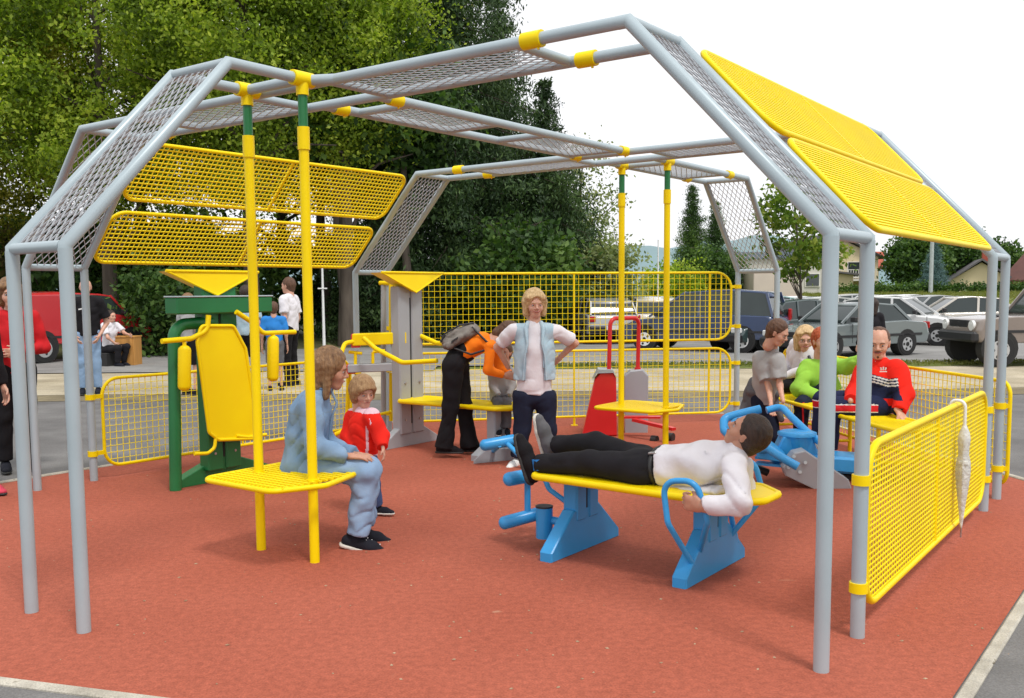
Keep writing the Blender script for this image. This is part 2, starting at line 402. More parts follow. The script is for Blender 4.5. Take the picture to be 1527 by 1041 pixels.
def roof_mesh(u0, u1, v0, v1):
    m = MB(); o = P(u0, v0, HT-.012)
    if u1-u0 > v1-v0: wire_grid(m, o, UX, u1-u0, VX, v1-v0, .048, .048, .0056, .005, diamond=True)
    else: wire_grid(m, P(u1, v0, HT-.012), VX, v1-v0, -UX, u1-u0, .048, .048, .0056, .005, diamond=True)
    stuff_part(m.build('mesh_panel', SILM, frame))
e_ = .028
for a, b in ((-5.73, -4.66), (-3.93, -2.72)): roof_mesh(a, b, vB0+e_, vB1-e_)
for a, b in ((-5.70, -4.66), (-3.80, -2.77)): roof_mesh(a, b, vC0+e_, vC1-e_)
for a, b in ((4.45, 5.27), (5.9, 6.84), (7.84, 8.91)): roof_mesh(uL+e_, uR-e_, a, b)
def clamp(p, d, l=.105, r=.039):
    d = nrm(d); m = MB().tube([p-d*l/2, p+d*l/2], r, 14)
    m.tube([p+d*l*.3-ZX*r*.9, p+d*l*.3-ZX*(r+.008)], .007, 6)
    m.build('clamp_sleeve', YEL, frame)
for v in (vB0, vB1): clamp(P(-2.60, v, HT), UX)
clamp(P(-6.12, vB1, HT), UX)
for v in (vC0, vC1): clamp(P(-5.84, v, HT), UX); clamp(P(-2.45, v, HT), UX)
for u in (uL, uR): clamp(P(u, 4.27, HT), VX); clamp(P(u, 6.97, HT), VX); clamp(P(u, 9.05, HT), VX)
for u in (uL, uR):
    for v in (vT, vG):
        m = MB().tube([P(u, v-.07, HT), P(u, v+.07, HT)], .040, 14).tube([P(u, v, HT), P(u, v, HT-.085)], .034, 14)
        m.build('tee_clamp', YEL, frame)

# ------------------------------------------------------------------ fence panels
def fence(name, label, cat, group, o, a, la, b, lb, rad=.14, fr=.014, sp=.05, bars=(), clamps=(), ww=.0046, legs=(), mesh=YELM, sb=None, wb=None):
    """o lower corner, a length direction, b height direction"""
    t = empty(name, o, label, cat, group); n = np.cross(a, b)
    path = fillet([o, o+a*la, o+a*la+b*lb, o+b*lb], rad, 7, closed=True)
    MB().tube(path, fr, 10, closed=True).build('frame_tube', YEL, t)
    for q in bars: MB().tube([o+a*q, o+a*q+b*lb], fr*.72, 8).build('upright_bar', YEL, t)
    m = MB(); wire_grid(m, o, a, la, b, lb, sp, sb or sp, ww, .005, rad, wb=wb)
    stuff_part(m.build('wire_mesh', mesh, t))
    for q, post in clamps:     # q height on panel, post centre point
        c = post+ZX*q
        MB().tube([c-ZX*.022, c+ZX*.022], .040, 14).build('clamp_band', YEL, t)
        if abs((post-o)@a) < la/2: tgt = o
        else: tgt = o+a*la
        tg = np.array([tgt[0], tgt[1], c[2]]); MB().rod(c+nrm(tg-c)*.03, tg, .03, ZX, .032).build('clamp_arm', YEL, t)
    for q in legs: MB().tube([o+a*q, np.array([*(o+a*q)[:2], 0.0])], fr, 8).tube([np.array([*(o+a*q)[:2], 0.0]), np.array([*(o+a*q)[:2], 0.008])], .04, 10).build('leg', YEL, t)
    return t
gf = 'low yellow mesh barriers between the posts'
# left, between posts D and E
D2, E1 = P(uD, vB1), P(uE, vC0)
a = nrm(E1-D2); o = D2+a*.10
fence('mesh_barrier', 'low yellow mesh barrier behind the green machine, at the left edge of the red surface', 'barrier', gf, o+ZX*.10, a, np.linalg.norm(E1-D2)-.20, ZX, .72, bars=(1.35,), clamps=((.22, D2), (.68, D2), (.22, E1), (.68, E1)), sp=.055, ww=.0045)
# right front, between posts B and C
B2, C1 = P(uB, vB1), P(uC, vC0)
a = nrm(C1-B2); o = B2+a*.085
fence('mesh_barrier', 'nearest yellow mesh barrier with a white umbrella hooked on its top rail', 'barrier', gf, o+ZX*.10, a, np.linalg.norm(C1-B2)-.16, ZX, .72, rad=.16, fr=.018, bars=(1.35,), clamps=((.22, B2), (.69, B2), (.22, C1), (.69, C1)), sp=.042, ww=.0062, sb=.026, wb=.0062)
# back, between E and F : two tiers
E2, F1 = P(uE, vC1), P(uL, vF)
a = nrm(F1-E2); L_ = np.linalg.norm(F1-E2)-.16; o = E2+a*.08
fence('mesh_barrier', 'lower tier of the long yellow mesh fence at the back of the court', 'barrier', gf, o+ZX*.10, a, L_, ZX, .74, rad=.18, bars=(1.98, L_-.26, L_-.12), clamps=((.20, F1), (.67, F1), (.20, E2), (.67, E2)), sp=.062, legs=(1.98,), ww=.0045)
fence('tall_mesh_barrier', 'upper tier of the back yellow fence, above the gap behind the blond woman', 'barrier', None, o+ZX*.94, a, L_, ZX, .76, rad=.18, bars=(1.98, L_-.26, L_-.12), clamps=((1.09, F1), (1.54, F1), (1.12, E2), (1.6, E2)), sp=.062)
# right rear, between C and F
C2, F2 = P(uC, vC1), P(uR, vF)
a = nrm(F2-C2); nn = np.array([a[1], -a[0], 0]); o = C2+nn*.055-a*.03
fence('mesh_barrier', 'yellow mesh barrier behind the bench where the man in the red tracksuit sits', 'barrier', gf, o+ZX*.10, a, np.linalg.norm(F2-C2)-.05, ZX, .74, rad=.10, bars=(.14, 1.98,), clamps=((.22, C2), (.67, C2), (.22, F2), (.67, F2)), sp=.06, ww=.0045)
# tilted shade panels
def shade(p0, p1, inw, q0, q1, label, inset0, inset1, n_out, taper, sp=.042, w1=.0065, w2=.0105):
    """p0,p1 post points; along slope between fractions"""
    sl = nrm(inw*S_+ZX*(HT-HP)); a = nrm(p1-p0)
    nn = nrm(np.cross(a, sl)); nn = nn*np.sign(nn[2]); L_ = np.linalg.norm(p1-p0)
    o = p0+a*inset0+ZX*HP+sl*q0+nn*.03
    t = empty('shade_panel', o, label, 'shade panel', 'tilted yellow mesh shade panels under the roof edge')
    la = L_-inset0-inset1; lb = q1-q0
    path = fillet([o, o+a*la, o+a*la+sl*lb, o+sl*lb], .11, 7, closed=True)
    MB().tube(path, .015, 10, closed=True).build('frame_tube', YEL, t)
    MB().rod(o+a*la*.5, o+a*la*.5+sl*lb, .02, nn, .02).build('middle_bar', YEL, t)
    m = MB(); wire_grid(m, o, a, la, sl, lb, sp, sp, w1, .006, .11, wb=w2); stuff_part(m.build('wire_mesh', YELM, t))
    return t
shade(P(uD, vB1), P(uE, vC0), UX, .04, .56, 'lower tilted yellow mesh panel on the left, just above the green machine', .06, .06, 1, 0)
shade(P(uD, vB1), P(uE, vC0), UX, .69, 1.22, 'upper tilted yellow mesh panel on the left, in front of the trees', .06, .06, 1, 0)
shade(P(uB, vB1), P(uC, vC0), -UX, .03, .60, 'lower tilted yellow mesh panel on the right, above the parked cars', .06, .06, 1, 0, .020, .0078, .0085)
shade(P(uB, vB1), P(uC, vC0), -UX, .66, 1.22, 'upper tilted yellow mesh panel on the right, against the white sky', .06, .06, 1, 0, .020, .0078, .0085)

# ------------------------------------------------------------------ pole seats hanging from the frame
def pole_seat(v, label, base_z, zs, slots):
    t = empty('pole_seat', P((uL+uR)/2, v, 0), label, 'pole seat', 'yellow seats fixed between two tall poles')
    for u in (uL, uR):
        MB().tube([P(u, v, 0), P(u, v, 2.39)], .0275, 16).build('pole', YEL, t)
        MB().tube([P(u, v, 2.27), P(u, v, 2.39)], .0335, 16).build('pole_sleeve', YEL, t)
        MB().tube([P(u, v, 2.38), P(u, v, 2.60)], .026, 16).build('inner_tube', GRN, t)
    # seat plate, slightly rounded rectangle around the poles
    uc = (uL+uR)/2; hw = .27; c0 = P(uc-hw, v-.30, zs); 
    path = fillet([P(uc-.36, v-.30, zs), P(uc+.24, v-.30, zs), P(uc+.36, v-.02, zs), P(uc+.24, v+.33, zs), P(uc-.36, v+.33, zs)], .08, 6, closed=True)
    MB().tube(path, .016, 10, closed=True).build('seat_rim', YEL, t)
    m = MB(); o = P(uc-.36, v-.29, zs)
    if slots:
        wire_grid(m, o, UX, .64, VX, .61, .033, .045, .010, .012, .06, wb=.014)
        m.rod(P(uc+.28, v-.2, zs), P(uc+.34, v-.05, zs), .01, ZX); m.rod(P(uc+.28, v+.22, zs), P(uc+.34, v+.05, zs), .01, ZX)
        stuff_part(m.build('seat_grating', YELM, t))
    else:
        wire_grid(m, o, UX, .64, VX, .61, .03, .03, .02, .012, .06, wb=.02); stuff_part(m.build('seat_grating', YEL, t))
    m = MB()
    for u in (uL, uR): m.tube([P(u, v, zs-.03), P(u, v, zs+.02)], .036, 14)
    m.build('seat_collar', YEL, t)
    return t
pole_seat(vT, 'tall yellow pole pair with slotted seat where the woman in denim sits', 0, .452, True)
pole_seat(vG, 'tall yellow pole pair with low yellow seat beside the red machine', 0, .435, False)

# ------------------------------------------------------------------ training machines
def foot(mb, u, v, half, top, w=.085, mi=0):
    """wedge foot lying along v with its peak in the middle"""
    z0 = 0.0
    poly = [(-half, 0), (half, 0), (half, .05), (.14, top), (-.14, top), (-half, .05)]
    mb.prism([P(u-w/2, v+a, z0+b) for a, b in poly], UX*w, mi, bev=.008)
def column(mb, u, v, z0, z1, wv, wu=.10, slot_shade=True, mi=0):
    """H profile column: two flanges and web, groove in the broad face"""
    for s in (-1, 1): mb.box(P(u, v+s*(wv/4+.006), (z0+z1)/2), (wu, wv/2-.012, z1-z0), UX, VX, ZX, bev=.012, mi=mi)
    mb.box(P(u, v, (z0+z1)/2), (wu*.7, .03, z1-z0), UX, VX, ZX, mi=mi)
def slot_bolts(u, v, wv, wu, z0, z1, par, bolts=()):
    for s in (1,): MB().box(P(u+s*(wu*.35+.002), v, (z0+z1)/2), (.004, .016, z1-z0), UX, VX, ZX).build('slot_shade', DARK, par)  # dark strip laid on the web: the groove's shade put in as colour
    for zz in bolts:
        for s in (-1, 1): MB().tube([P(u+wu/2-.002, v+s*wv*.30, zz), P(u+wu/2+.008, v+s*wv*.30, zz)], .011, 6).build('bolt', STEEL, par)

# blue bench
t = empty('exercise_bench', P(-2.5, 4.67, 0), 'blue exercise bench with a yellow board on which the man lies', 'bench')
for u, h in ((-2.98, .25), (-2.16, .25)):
    m = MB(); foot(m, u, 4.67, .37, h); m.build('foot', BLU, t)
    m = MB(); column(m, u, 4.67, .18, .44, .24, .10); m.build('column', BLU, t); slot_bolts(u, 4.67, .24, .10, .24, .42, t, (.40,))
MB().box(P(-2.57, 4.67, .425), (1.0, .14, .05), UX, VX, ZX, .01).build('under_beam', BLU, t)
board = [(-3.10, -.22), (-2.2, -.245), (-1.92, -.235), (-1.78, -.10), (-1.78, .10), (-1.92, .235), (-2.2, .245), (-3.10, .22)]
bp = fillet([P(u, 4.55+v, .455) for u, v in board], .06, 4, closed=True)
MB().prism([p+ZX*.012 for p in bp], ZX*.012).build('board', YEL, t)
MB().tube([p+ZX*.012 for p in bp], .020, 8, closed=True).build('board_rim', YEL, t)
for sv, nm in ((-.27, 0), (.27, 0)):    # loop handles either side of the head end
    lp = [P(-2.13, 4.67+sv*1.0, .10), P(-2.18, 4.60+sv*1.32-.03, .35), P(-2.21, 4.60+sv*1.32-.03, .56), P(-2.03, 4.60+sv*1.32-.03, .58), P(-1.98, 4.60+sv*1.3, .38), P(-2.13, 4.67+sv*.72, .16)]
    MB().tube(fillet(lp, .07, 5), .0155, 10).build('loop_handle', BLU, t)
MB().tube(fillet([P(-3.02, 4.6, .27), P(-3.16, 4.6, .34), P(-3.2, 4.6, .42)], .06, 4), .016, 8).build('support_arm', BLU, t)
MB().tube([P(-3.0, 4.6, .155), P(-3.2, 4.6, .155)], .024, 10).build('support_arm', BLU, t)
MB().tube([P(-3.18, 4.58, .05), P(-3.18, 4.58, .235)], .050, 16).build('pivot_housing', BLU, t)
MB().tube([P(-3.18, 4.58, .232), P(-3.18, 4.58, .242)], .052, 16).build('pivot_cap', BLK, t)
MB().tube([P(-3.33, 4.62, .16), P(-3.33, 4.62, .40)], .020, 10).build('roller_arm', BLU, t)
def roller(p, q, r, m_, par, nm='foot_roller'):
    d = nrm(q-p); MB().tube([p-d*r*.75, p-d*r*.62, p-d*r*.3, p, q, q+d*r*.3, q+d*r*.62, q+d*r*.75], [r*.25, r*.6, r*.92, r, r, r*.92, r*.6, r*.25], 14).build(nm, m_, par)
roller(P(-3.35, 4.46, .40), P(-3.28, 4.82, .40), .042, BLU, t)
roller(P(-3.42, 4.50, .12), P(-3.26, 4.72, .17), .040, BLU, t)

# grey tower with bench, far left of the middle
t = empty('weight_tower', P(-6.44, 6.93, 0), 'grey column machine with yellow triangular top and long yellow bench, red end caps', 'exercise machine')
m = MB(); foot(m, -6.44, 6.93, .40, .2); m.build('foot', GRY, t)
m = MB(); column(m, -6.44, 6.93, .12, 1.56, .34, .12); m.build('column', GRY, t); slot_bolts(-6.44, 6.93, .34, .12, .22, 1.45, t, (.26, .62))
def cap_hood(u, v, z, par, half=.44, drop=.19, m_=None):
    # shallow triangular hood, flat front plate and sloping back
    A = [P(u+.10, v-half, z), P(u+.10, v+half, z), P(u+.13, v, z-drop)]
    Bk = [P(u-.16, v-half*.75, z), P(u-.16, v+half*.75, z), P(u-.10, v, z-drop*.8)]
    mm = MB(); mm.add(A+Bk, [(0, 1, 2), (3, 5, 4), (0, 3, 4, 1), (1, 4, 5, 2), (2, 5, 3, 0)]); mm.tube([A[0], A[1]], .012, 8); mm.tube([A[0], A[2], A[1]], .008, 8)
    mm.build('triangular_hood', m_ or YEL, par)
cap_hood(-6.44, 6.93, 1.69, t)
bz = .44
bb = fillet([P(-6.40, 6.73, bz), P(-5.22, 6.75, bz), P(-5.08, 6.88, bz), P(-5.08, 7.02, bz), P(-5.22, 7.13, bz), P(-6.40, 7.13, bz)], .06, 4, closed=True)
MB().prism([p+ZX*.0 for p in bb], ZX*.03).build('bench_board', YEL, t)
MB().tube([p+ZX*.015 for p in bb], .022, 8, closed=True).build('bench_rim', YEL, t)
m = MB(); column(m, -5.32, 6.93, .06, .43, .24, .10); m.build('bench_column', GRY, t)
m = MB(); foot(m, -5.32, 6.93, .36, .16); m.build('foot', GRY, t)
Yt = 9.35
MB().box((at(532, 507, Yt)+at(600, 503, Yt))/2, (.52, .16, .115), (1, 0.1, 0.03), None, ZX, .008).build('lever_arm', YEL, t)
MB().box(at(531, 508, Yt-.0), (.085, .18, .13), (1, 0.1, 0), None, ZX, .006).build('red_end_cap', REDP, t)
MB().box((at(525, 550, Yt)+at(590, 546, Yt))/2, (.5, .14, .08), (1, .1, .02), None, ZX, .008).build('lever_arm', GRY, t)
MB().box(at(524, 550, Yt), (.085, .15, .09), (1, .1, 0), None, ZX, .006).build('red_end_cap', REDP, t)
MB().tube(fillet([at(542, 504, 9.15), at(560, 520, 9.1), at(600, 541, 8.95), at(652, 538, 8.8)], .15, 5), .023, 10).build('push_handle', YEL, t)
MB().tube(fillet([at(612, 492, 9.5), at(625, 500, 9.5), at(652, 512, 9.4), at(672, 512, 9.3)], .12, 5), .023, 10).build('push_handle', YEL, t)
MB().tube(fillet([at(534, 508, 9.3), at(514, 512, 9.2), at(508, 530, 9.1)], .08, 5), .022, 10).build('push_handle', YEL, t)
MB().tube([at(583, 420, 9.6), at(583, 500, 9.6)], .022, 8).tube([at(566, 422, 9.7), at(584, 422, 9.65)], .022, 8).build('guide_bar', YEL, t)
MB().tube([at(572, 425, 9.7), at(572, 640, 9.7)], .028, 8).build('guide_rod', GRY, t)
MB().tube(fillet([at(520, 525, 9.3), at(540, 527, 9.3)], .03), .016, 8).tube([at(556, 525, 9.3), at(574, 523, 9.3)], .016, 8).tube([at(530, 527, 9.3), at(530, 545, 9.3)], .016, 8).tube([at(556, 525, 9.3), at(556, 542, 9.3)], .016, 8).build('small_grip', YEL, t)
MB().tube(fillet([at(520, 556, 9.5), at(517, 640, 9.5), at(500, 648, 9.5)], .08, 5), .022, 8).build('yellow_leg', YEL, t)
MB().tube([at(583, 556, 9.7), at(583, 628, 9.7)], .02, 8).tube([at(566, 618, 9.6), at(584, 614, 9.6)], .016, 8).build('yellow_leg', YEL, t)

# blue roller stand in front of it
t = empty('roller_stand', at(735, 690, 8.2)*[1, 1, 0], 'small grey wedge stand with a light blue padded roller at the blond woman\'s feet', 'exercise stand')
bq = [atz(706, 692, 0), atz(765, 686, 0)]
m = MB(); m.prism([bq[0], bq[1], bq[1]+ZX*.10, bq[0]+(bq[1]-bq[0])*.35+ZX*.13, bq[0]+ZX*.03], np.array([.03, .12, 0]), bev=.006); m.build('foot', GRY, t)
roller(at(722, 664, 8.2), at(776, 654, 8.3), .050, BLU, t, 'padded_roller')
MB().tube(fillet([at(757, 662, 8.2), at(775, 680, 8.1), at(790, 698, 8.0)], .1, 4), .022, 8).build('curved_arm', BLU, t)
MB().tube([at(745, 664, 8.2), bq[0]*.5+bq[1]*.5+ZX*.1], .02, 8).build('stem', BLU, t)

# green press
t = empty('press_machine', P(-6.5, 4.78, 0), 'green machine with tall yellow backrest, side handles and yellow triangular top', 'exercise machine')
m = MB(); foot(m, -6.5, 4.78, .46, .17, .10); m.build('foot', GRN, t)
gU = -6.42
pA, pB = atu(302, 560, gU), atu(354, 560, gU)
vcen = float((pA@VX+pB@VX)/2)
m = MB(); column(m, -6.45, vcen, .10, 1.62, .32, .12); m.build('column', GRN, t); slot_bolts(-6.45, vcen, .32, .12, .2, 1.4, t, (.24,))
hc = float((atu(245, 405, gU)@VX+atu(383, 405, gU)@VX)/2); hh = float((atu(383, 405, gU)-atu(245, 405, gU))@VX)/2
cap_hood(-6.5, hc, 1.675, t, half=hh, drop=.185)
q0, q1 = atu(252, 455, gU), atu(395, 455, gU)
MB().box((q0+q1)/2+UX*.02, (.16, float((q1-q0)@VX), .13), UX, VX, ZX, .01).build('cross_beam', GRN, t)
MB().box((q0+q1)/2+UX*.02+ZX*.069, (.17, float((q1-q0)@VX)+.01, .012), UX, VX, ZX, .004).build('top_plate', SIL, t)
MB().tube(fillet([atu(261, 708, gU)*[1, 1, 0], atu(259, 485, gU), atu(315, 480, gU)], .11, 7), .046, 14).build('bent_post', GRN, t)
gB = -6.28
out = [(300, 486), (348, 486), (366, 520), (372, 560), (385, 640), (378, 654), (326, 656), (312, 645), (302, 570), (294, 510)]
pl = fillet([atu(x, y, gB) for x, y in out], .04, 4, closed=True)
MB().prism(pl, -UX*.03, bev=.006).build('backrest', YEL, t)
MB().tube(pl, .014, 8, closed=True).build('backrest_rim', YEL, t)
def gpt(x, y, u=gB): return atu(x, y, u)
MB().tube(fillet([gpt(311, 470), gpt(309, 493), gpt(285, 505), gpt(241, 509)], .09, 6), .020, 10).build('pull_handle', YEL, t)
MB().tube(fillet([gpt(352, 465), gpt(378, 482), gpt(392, 497), gpt(440, 495)], .09, 6), .020, 10).build('pull_handle', YEL, t)
for x, ya, yb in ((275, 518, 580), (407, 503, 566)):
    a_, b_ = gpt(x, ya), gpt(x, yb); r_ = .048
    MB().tube([a_+ZX*.04, a_], .016, 8).build('grip_stem', YEL, t)
    roller(a_-ZX*.02, b_+ZX*.02, r_, YEL, t, 'grip_pad')
MB().tube(fillet([gpt(322, 650), gpt(320, 668), gpt(310, 676), gpt(290, 677)], .05, 5), .014, 8).build('foot_rest', YEL, t)
MB().tube(fillet([gpt(352, 650), gpt(370, 652), gpt(397, 648)], .05, 5), .014, 8).build('foot_rest', YEL, t)

# red step machine
t = empty('step_machine', at(915, 650, 9.9)*[1, 1, 0], 'red and grey step machine with a tall red loop handle beside the yellow pole seat', 'exercise machine')
Yr = 9.85
rp = [(868, 650), (920, 650), (919, 564), (914, 556), (895, 556), (887, 566)]
MB().prism([at(x, y, Yr) for x, y in rp], (0.02, .26, 0), bev=.01).build('red_housing', REDP, t)
MB().prism([at(x, y, Yr-.02) for x, y in ((884, 567), (890, 557), (916, 556), (920, 562), (914, 552), (892, 551))], (0.02, .3, 0)).build('top_bracket', SIL, t)
gp = [(932, 652), (966, 652), (967, 560), (958, 551), (940, 553), (931, 560)]
MB().prism([at(x, y, Yr+.25) for x, y in gp], (0.02, .2, 0), bev=.01).build('grey_housing', GRY, t)
MB().tube(fillet([at(908, 556, Yr+.1), at(910, 475, Yr+.1), at(953, 474, Yr+.35), at(951, 552, Yr+.35)], .08, 6), .022, 12).build('loop_handle', REDP, t)
for p_ in (at(908, 553, Yr+.1), at(951, 549, Yr+.35)): MB().tube([p_-ZX*.02, p_+ZX*.01], .034, 12).build('handle_collar', REDP, t)
MB().rod(at(930, 622, Yr), at(985, 622, Yr-.1), .10, ZX, .02).build('tread', REDP, t)
MB().rod(at(945, 626, Yr-.1), at(1005, 640, Yr-.5), .06, ZX, .03).build('tread', REDP, t)
for x, y in ((976, 656), (1000, 652)): MB().tube([at(x, y, Yr-.3)-UX*.03, at(x, y, Yr-.3)+UX*.03], .045, 12).build('rubber_foot', BLK, t)

# blue rowing machine at the right
t = empty('rowing_machine', at(1215, 735, 7.2)*[1, 1, 0], 'light blue machine with looping tube handles and a grey bolted base beam', 'exercise machine')
Yg = 7.15
pl = [(1167, 697), (1184, 676), (1200, 672), (1266, 716), (1271, 731), (1252, 748), (1172, 710)]
MB().prism([at(x, y, Yg) for x, y in pl], (.02, .16, .0), bev=.008).build('base_beam', GRY, t)
m = MB()
for x, y in ((1184, 681), (1201, 690), (1193, 704), (1176, 697)): m.tube([at(x, y, Yg+.005), at(x, y, Yg-.02)], .014, 8)
m.build('bolt', STEEL, t)
sp = [at(x, y, Yg+.35) for x, y in ((1162, 648), (1215, 648))]; c = (sp[0]+sp[1])/2
m = MB(); m.tube([c-ZX*.22, c-ZX*.02, c+ZX*.0], [.10, .13, .135], 20); m.build('seat_pedestal', BLU, t)
MB().prism([at(x, y, Yg+.25) for x, y in ((1168, 652), (1212, 652), (1226, 690), (1196, 700), (1150, 690))], (.03, .22, 0), bev=.01).build('pedestal_cover', BLU, t)
MB().prism([at(x, y, 7.25) for x, y in ((1126, 668), (1150, 664), (1172, 680), (1168, 690), (1130, 684))], (.03, .2, .02), bev=.008).build('pad', BLU, t)
m = MB(); m.tube([c-ZX*.005, c+ZX*.02, c+ZX*.03], [.15, .15, .12], 24); m.build('round_seat', BLU, t)
MB().box((at(1190, 678, Yg+.4)+at(1292, 698, Yg+.4))/2, (.60, .36, .13), (1, 0, -.08), None, ZX, .02).build('seat_beam', BLU, t)
MB().box((at(1190, 700, Yg+.4)+at(1290, 716, Yg+.4))/2, (.56, .16, .05), (1, 0, -.08), None, ZX, .01).build('lower_beam', BLK, t)
MB().tube(fillet([at(1090, 652, 7.3), at(1080, 642, 7.4), at(1079, 624, 7.5), at(1100, 618, 7.5), at(1134, 610, 7.5)], .06, 5), .034, 12).build('loop_tube', BLU, t)
MB().tube(fillet([at(1086, 640, 7.3), at(1096, 628, 7.3), at(1122, 622, 7.3)], .05, 5), .024, 12).build('loop_tube', BLU, t)
MB().tube(fillet([at(1143, 612, 7.9), at(1165, 606, 7.9), at(1182, 624, 7.7), at(1208, 648, 7.5), at(1230, 664, 7.3)], .1, 6), .030, 12).build('loop_tube', BLU, t)
MB().tube(fillet([at(1128, 672, 7.3), at(1146, 669, 7.2), at(1165, 682, 7.05), at(1190, 696, 7.0)], .1, 5), .032, 12).build('push_tube', BLU, t)
MB().rod(at(1128, 681, 7.4), at(1170, 685, 7.3), .10, ZX, .02).rod(at(1128, 690, 7.4), at(1170, 694, 7.3), .10, ZX, .02).build('foot_plate', BLU, t)
MB().tube([at(1110, 690, 7.5), at(1145, 705, 7.5)], .03, 8).build('axle', BLK, t)

# bench along the right rear barrier
C2w, F2w = C2, F2; a = nrm(F2w-C2w); inn = np.array([-a[1], a[0], 0])
t = empty('mesh_bench', C2w+inn*.35+a*1.2, 'long yellow mesh bench along the right rear barrier with three people sitting on it', 'bench')
o = C2w+inn*.58+a*.35+ZX*.45
path = fillet([o, o+a*2.9, o+a*2.9-inn*.42, o-inn*.42], .09, 6, closed=True)
MB().tube(path, .018, 10, closed=True).build('seat_rim', YEL, t)
m = MB(); wire_grid(m, o, a, 2.9, -inn, .42, .04, .04, .016, .01, .09, wb=.016); stuff_part(m.build('seat_mesh', YELM, t))
for q in (.35, 1.45, 2.55):
    for w in (.05, .37): MB().tube([o+a*q-inn*w, (o+a*q-inn*w)*[1, 1, 0]], .018, 8).build('leg', YEL, t)
    MB().tube([o+a*q-inn*.05-ZX*.3, o+a*q-inn*.37-ZX*.3], .014, 8).build('brace', YEL, t)

# folded umbrella hooked on the near barrier
hp = atu(1427, 606, -1.235); t = empty('umbrella', hp, 'white folded umbrella hooked over the top rail of the nearest barrier', 'umbrella')
WFAB = mat('white_umbrella_cloth', (0.66, 0.66, 0.62), 0.8, 0.12, 30, 0.5, 40)
off = UX*.05
top = hp+off+ZX*.0; 
MB().tube(fillet([hp-UX*.035-ZX*.03, hp-UX*.035+ZX*.035, hp+UX*.045+ZX*.035, hp+UX*.045-ZX*.13], .04, 6), .0095, 8).build('hook_handle', WHITE, t)
m = MB(); pts = []; rs = []
for i in range(15):
    q = i/14; pts.append(hp+UX*.045-ZX*(.11+.60*q)); rs.append([.012, .030, .034, .028, .026, .034, .036, .034, .031, .027, .023, .019, .015, .011, .006][i])
m.tube(pts, rs, 12)
mv = []
for i, p_ in enumerate(m.v):
    k = i % 12; j = i//12
    if j < 15: ctr = pts[j]; w_ = np.array(p_)-ctr; mv.append(tuple(ctr+w_*(1+.28*(1 if k % 2 else -1)*math.sin(math.pi*min(1, j/13)))))
    else: mv.append(p_)
m.v = mv; m.build('folded_canopy', WFAB, t)
MB().tube([pts[5]+ZX*.008, pts[5]-ZX*.008], .037, 12).build('tie_strap', WFAB, t)
MB().tube([pts[-1], pts[-1]-ZX*.06], .005, 6).build('tip', STEEL, t)

m = MB()
for i in range(260):
    c = P(rng.uniform(-7.4, -1), rng.uniform(2.2, 9.5)); w = rng.uniform(.004, .012); a_ = rng.uniform(0, 6.28)
    if i % 2: c = np.array([rng.uniform(-2, 2.2), rng.uniform(3.4, 7), 0])
    e = np.array([math.cos(a_), math.sin(a_), 0]); g_ = np.array([-e[1], e[0], 0])
    m.add([c-e*w+ZX*.001, c-g_*w*.6+ZX*.001, c+e*w+ZX*.002, c+g_*w*.7+ZX*.001, c+ZX*(.002+w*.4)], [(0, 1, 4), (1, 2, 4), (2, 3, 4), (3, 0, 4)])
o_ = m.build('grit', mat('grit_and_dry_leaf_bits', (0.22, 0.13, 0.07), .9, .5, 30, col2=(0.50, 0.36, 0.24))); tag(o_, 'scattered grit and dry leaf bits on the red rubber surface', 'grit', kind='stuff')
# bolts on the blue bench feet and columns
# ------------------------------------------------------------------ smooth bodies (distance field -> surface net)
def smin(a, b, k):
    h = np.clip(.5+.5*(b-a)/k, 0, 1); return b*(1-h)+a*h-k*h*(1-h)
def cap(a, b, ra, rb=None, flat=None, ka=(), k=None, neg=False, endb=False, enda=False):
    return dict(a=np.asarray(a, float), b=np.asarray(b, float), ra=ra, rb=ra if rb is None else rb, ka=ka, k=k, neg=neg, endb=endb, enda=enda)
def prim_d(pr, X):
    a, b = pr['a'], pr['b']; ab = b-a; L2 = ab@ab; w = X-a
    t = np.clip((w@ab)/L2, 0, 1) if L2 > 1e-12 else np.zeros(X.shape[:-1])
    w = w-t[..., None]*ab; kmin = 1.0
    for d, s in pr['ka']:
        d = nrm(d); w = w+d*((w@d)*(1/s-1))[..., None]; kmin = min(kmin, s)
    d = (np.sqrt((w*w).sum(-1))-(pr['ra']+(pr['rb']-pr['ra'])*t))*min(1, kmin)
    if pr['endb']: d = np.maximum(d, (X-b)@nrm(ab))
    if pr['enda']: d = np.maximum(d, (X-a)@nrm(-ab))
    return d
